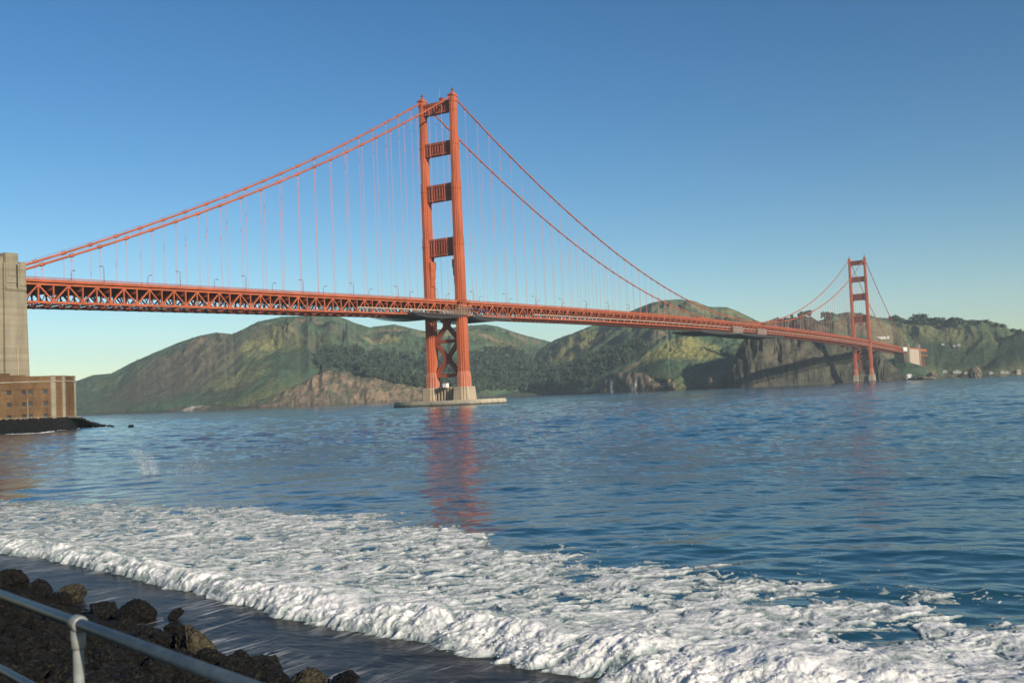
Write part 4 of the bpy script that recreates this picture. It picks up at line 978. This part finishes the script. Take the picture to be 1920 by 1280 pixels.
FOR = [('dark pine on the wooded bluff above the tan cliff', 'pines above the tan cliff', 'pine_wood', 'dense dark pines covering the bluff above the tan cliff', (596, 900), lin_fn([(596,668),(612,660),(650,660),(690,668),(720,666),(760,672),(800,680),(900,690)]), lin_fn([(596,700),(625,694),(650,700),(700,712),(760,724),(800,732),(900,745)]), 680, (10, 26)),
       ('grey-green tree in the wooded cove right of the near tower', 'trees in the cove', 'cove_wood', 'dense grey-green wood filling the cove right of the near tower', (880, 1050), lin_fn([(880,672),(930,664),(980,668),(1015,690),(1050,705)]), lin_fn([(880,738),(960,736),(1010,738),(1050,738)]), 620, (12, 30)),
       ('dark pine on the wooded spur between the cove and the green slope', 'pines on the spur', 'spur_wood', 'dense dark pines covering the spur between the cove and the green slope', (1030, 1205), lin_fn([(1030,718),(1060,694),(1100,676),(1150,664),(1195,650),(1205,652)]), lin_fn([(1030,738),(1075,738),(1105,728),(1125,706),(1160,690),(1205,668)]), 620, (10, 26))]
rs = np.random.RandomState(21)
for lab, grp, sname, slab, (xa, xb), up, lo, N, (h0, h1) in FOR:
    pts = []
    while len(pts) < N:
        px = rs.uniform(xa, xb); u, l_ = up(px), lo(px)
        if l_ <= u: continue
        py = u+(l_-u)*rs.rand()
        x, y, z = hit(px, py)
        if z < 3: continue
        pts.append((math.hypot(x-CAM[0], y-CAM[1]), x, y, z))
    pts.sort(); VV = []; FF = []; MM = []; nv0 = 0
    for i, (d, x, y, z) in enumerate(pts):
        h = rs.uniform(h0, h1)*(.7 if rs.rand() < .2 else 1)
        if i < 92:
            o = bpy.data.objects.new('pine_tree', PINES[rs.randint(6)]); C.objects.link(o); o.location = (x, y, z-.3); o.scale = (h*rs.uniform(.8, 1.2), h*rs.uniform(.8, 1.2), h); o.rotation_euler = (0, 0, rs.rand()*6.3); tag(o, lab, 'tree', grp)
        else:
            V, F, M_ = tree_geo(400+rs.randint(14), rs.rand() < .3, 85); V = V*h; t = rs.rand()*6.28; ct, st_ = math.cos(t), math.sin(t)
            VV.append(np.stack([x+V[:, 0]*ct-V[:, 1]*st_, y+V[:, 0]*st_+V[:, 1]*ct, z+V[:, 2]], 1)); FF += [tuple(k+nv0 for k in f) for f in F]; MM += M_; nv0 += len(V)
    me = bpy.data.meshes.new(sname); me.from_pydata(np.concatenate(VV).tolist(), [], FF); me.materials.append(LEAF); me.materials.append(BARK); me.polygons.foreach_set('material_index', MM)
    o = bpy.data.objects.new(sname, me); C.objects.link(o); tag(o, slab, 'wood', kind='stuff')
RID = [(1478,594,5),(1486,594,8),(1500,592,12),(1507,590,15),(1515,589,14),(1523,588,16),(1531,588,13),(1540,592,12),(1548,594,17),(1556,595,14),(1563,592,10)]
for i, (px, py, hp) in enumerate(RID):
    a, e = azel(px, py+4); x, y, z = hit(px, py+6); h = hp/FPX*math.hypot(x-CAM[0], y-CAM[1])
    o = bpy.data.objects.new('round_tree', ROUND[i % 4]); C.objects.link(o); o.location = (x, y, z-1); o.scale = (h*1.1, h*1.1, h); o.rotation_euler = (0, 0, i); tag(o, 'dark tree on the ridge between the two towers', 'tree', 'trees on the ridge between the towers')
RID2 = [(1674,600,10),(1682,600,11),(1690,602,10),(1716,603,12),(1724,602,15),(1732,603,14),(1742,604,10),(1750,604,11),(1760,605,12),(1768,606,9),(1783,605,12),(1790,604,12),(1798,605,10),(1808,604,7),(1822,603,6),(1838,604,6),(1850,604,6),(1870,610,7),(1880,613,8),(1900,622,9),(1912,625,9)]
for i, (px, py, hp) in enumerate(RID2):
    x, y, z = hit(px, py+3); h = hp/FPX*math.hypot(x-CAM[0], y-CAM[1])*1.15
    o = bpy.data.objects.new('round_tree', ROUND[(i+1) % 4]); C.objects.link(o); o.location = (x, y, z-2); o.scale = (h*1.5, h*1.5, h); o.rotation_euler = (0, 0, i*1.3); tag(o, 'dark round tree on the skyline of the hill right of the far tower', 'tree', 'trees on the skyline right of the far tower')
# low scrub scattered over the slopes
V5, F5, M5 = tree_geo(900, False, 16); kc = [f for f, q in zip(F5, M5) if q == 0]; used = sorted({i for f in kc for i in f}); rm = {v: i for i, v in enumerate(used)}; V5 = V5[used]-np.array([0, 0, .35]); F5 = np.array([[rm[i] for i in f] for f in kc])
cand = np.argwhere((Z > 6) & (LID != lin['far_peak'])); w_ = (np.clip(.35+nA+nB*.9, .02, 1)*(RR < 3300)*RR)[cand[:, 0], cand[:, 1]]; pick = cand[rs.choice(len(cand), 8000, p=w_/w_.sum())]
VV = []; FF = []
for k, (i, j) in enumerate(pick):
    s = rs.uniform(2.5, 7.5); t = rs.rand()*6.28; ct, st_ = math.cos(t), math.sin(t)
    VV.append(np.stack([GXW[i, j]+s*(V5[:, 0]*ct-V5[:, 1]*st_)*1.7, GYW[i, j]+s*(V5[:, 0]*st_+V5[:, 1]*ct)*1.7, Z[i, j]+s*V5[:, 2]*.8], 1)); FF.append(F5+k*len(V5))
o = mesh_np('hillside_scrub', np.concatenate(VV), np.concatenate(FF), LEAF); tag(o, 'dark low scrub dotted over the green hills', 'scrub', kind='stuff')

# ------------------------------------------------------------------ sea stacks and small things on the far shore
m = NT('cliff_rock'); p = m.pos(); n1 = m.noise(p, .16, 6, .7); n2 = m.noise(p, .6, 4, .7)
c = m.mix(m.ramp(n1, [(.38, 0.0), (.64, 1.0)]), (.075, .068, .05), (.20, .16, .11)); CLIFFM = m.done(c, .95, m.bump(m.math('ADD', m.math('MULTIPLY', n1, 3), n2), 1, .8), spec=.1)
SM = [boulder_mesh('sea_stack', 500+k, IV4, IF4, CLIFFM, 1.5, 14) for k in range(4)]
for k, (px, py, wp, hp, r, lab) in enumerate([(1347,730,32,31,1925,'larger sea stack standing in the dark shadow of the cliff'),(1379,729,11,16,1915,'small sea stack close to the brown cliff'),(1826,704,17,18,2150,'tall pale sea stack off the far right shore'),(1747,708,18,12,2090,'low green rock off the point right of the far pylons'),(1722,711,30,7,2075,'low dark reef below the far pylons')]):
    P = at_range(px, py, r); s = wp/FPX*r; o = bpy.data.objects.new('sea_stack', SM[k % 4]); C.objects.link(o); h = hp/FPX*r; o.location = (P[0], P[1], h*.28); o.scale = (s*.62, s*.62, h*1.0); o.rotation_euler = (0, 0, k*1.1); tag(o, lab, 'rock', 'rocks along the far shore')
PLASTER = paint('pale_plaster', (.32, .31, .285), .15, .2)
def hut(px, py, wid, dep, hgt, mat, name, label, cat, roof=True, group=None, r=None):
    x, y, z = hit(px, py) if r is None else (*at_range(px, py, r)[:2], 2.2)
    o = empty(name, (x, y, z), YAW-.3); tag(o, label, cat, group); b = MB(); b.box(-dep/2, dep/2, -wid/2, wid/2, -2, hgt); b.build('wall', mat, o)
    if roof: b = MB(); b.prism_x([(-wid/2-.4, hgt), (wid/2+.4, hgt), (0, hgt+wid*.16)], -dep/2-.4, dep/2+.4); b.build('roof', STEEL, o)
    b = MB()
    for q in np.linspace(-wid*.35, wid*.35, max(2, int(wid/5))): b.box(-dep/2-.06, -dep/2-.02, q-.6, q+.6, hgt*.35, hgt*.75)
    b.build('window', DARK, o) if wid < 8 else b.build('window_row', DARK, o)
hut(1705, 707, 9, 8, 9, WHITE, 'signal_station', 'small white signal station on the rocks below the far pylons', 'building', r=2085)
hut(1654, 636, 34, 6, 4, WHITE, 'viewpoint_wall', 'long pale viewpoint wall on the hill right of the far tower', 'building', False)
for px, w_, lab in ((1768, 7, 'leftmost pale house halfway up the green hill'), (1789, 6, 'middle pale house halfway up the green hill'), (1797, 8, 'rightmost pale house halfway up the green hill')): hut(px, 649, w_, 6, 2.6, PLASTER, 'house', lab, 'house', True, 'houses halfway up the hill')
for px, w_, lab in ((1772, 14, 'low shed at the left end of the far beach'), (1795, 24, 'long pale boathouse on the far beach'), (1812, 10, 'small shed beside the tall sea stack'), (1858, 12, 'pale house on the shore right of the tall sea stack'), (1880, 14, 'pale house in the middle of the right shore'), (1889, 10, 'small pale house next to the middle shore house'), (1911, 12, 'cream gabled house at the right end of the shore')):
    hut(px, 701, w_*.7, 6, 3.2 if px != 1911 else 8, CREAM if px in (1911, 1812) else PLASTER, 'house', lab, 'house', True, 'houses along the far shore')

# a burst of spray where a wavelet slaps over a rock out on the water
rs = np.random.RandomState(31); bmv = []; bmf = []
P0 = ground(286, 893); rgt = np.array([RT[0], RT[1], 0]); rgt /= np.linalg.norm(rgt)
for (ox, hh, n_, lean, sp_) in ((-.6, 2.7, 420, -.9, .22), (.35, 2.1, 330, -.7, .22), (2.6, 1.9, 170, 1.1, .8), (4.2, 1.3, 120, .9, .7)):
    for k in range(n_*4):
        u = rs.rand()**1.5; r_ = .009+.018*rs.rand()**2; q = P0+rgt*(ox+lean*u+rs.normal()*sp_*(.4+u))+np.array([rs.normal()*.2, rs.normal()*.2, u*hh]); b0 = len(bmv)
        bmv += [(q[0]+r_*e[0], q[1]+r_*e[1], q[2]+r_*e[2]) for e in ico]; bmf += [tuple(b0+e for e in f) for f in icf]
o = mesh_np('water_splash', np.array(bmv), np.array(bmf), FOAMM, attrs={'froth': ('FLOAT', np.ones(len(bmv)))}); tag(o, 'small white burst of spray on the open water left of the tower reflection', 'splash', kind='stuff')
# ------------------------------------------------------------------ air
hz = MB().box(CAM[0]-1500, CAM[0]+6500, CAM[1]-4500, CAM[1]+6500, -9, 420)
m = bpy.data.materials.new('air'); m.use_nodes = True; t = m.node_tree; t.nodes.clear(); out = t.nodes.new('ShaderNodeOutputMaterial'); pv = t.nodes.new('ShaderNodeVolumePrincipled')
pv.inputs['Color'].default_value = (.74, .90, .98, 1); pv.inputs['Density'].default_value = 6.5e-5; pv.inputs['Anisotropy'].default_value = .0
t.links.new(pv.outputs[0], out.inputs['Volume'])
o = hz.build('haze', m); tag(o, kind='stuff', label='thin blue haze over the strait', cat='haze')
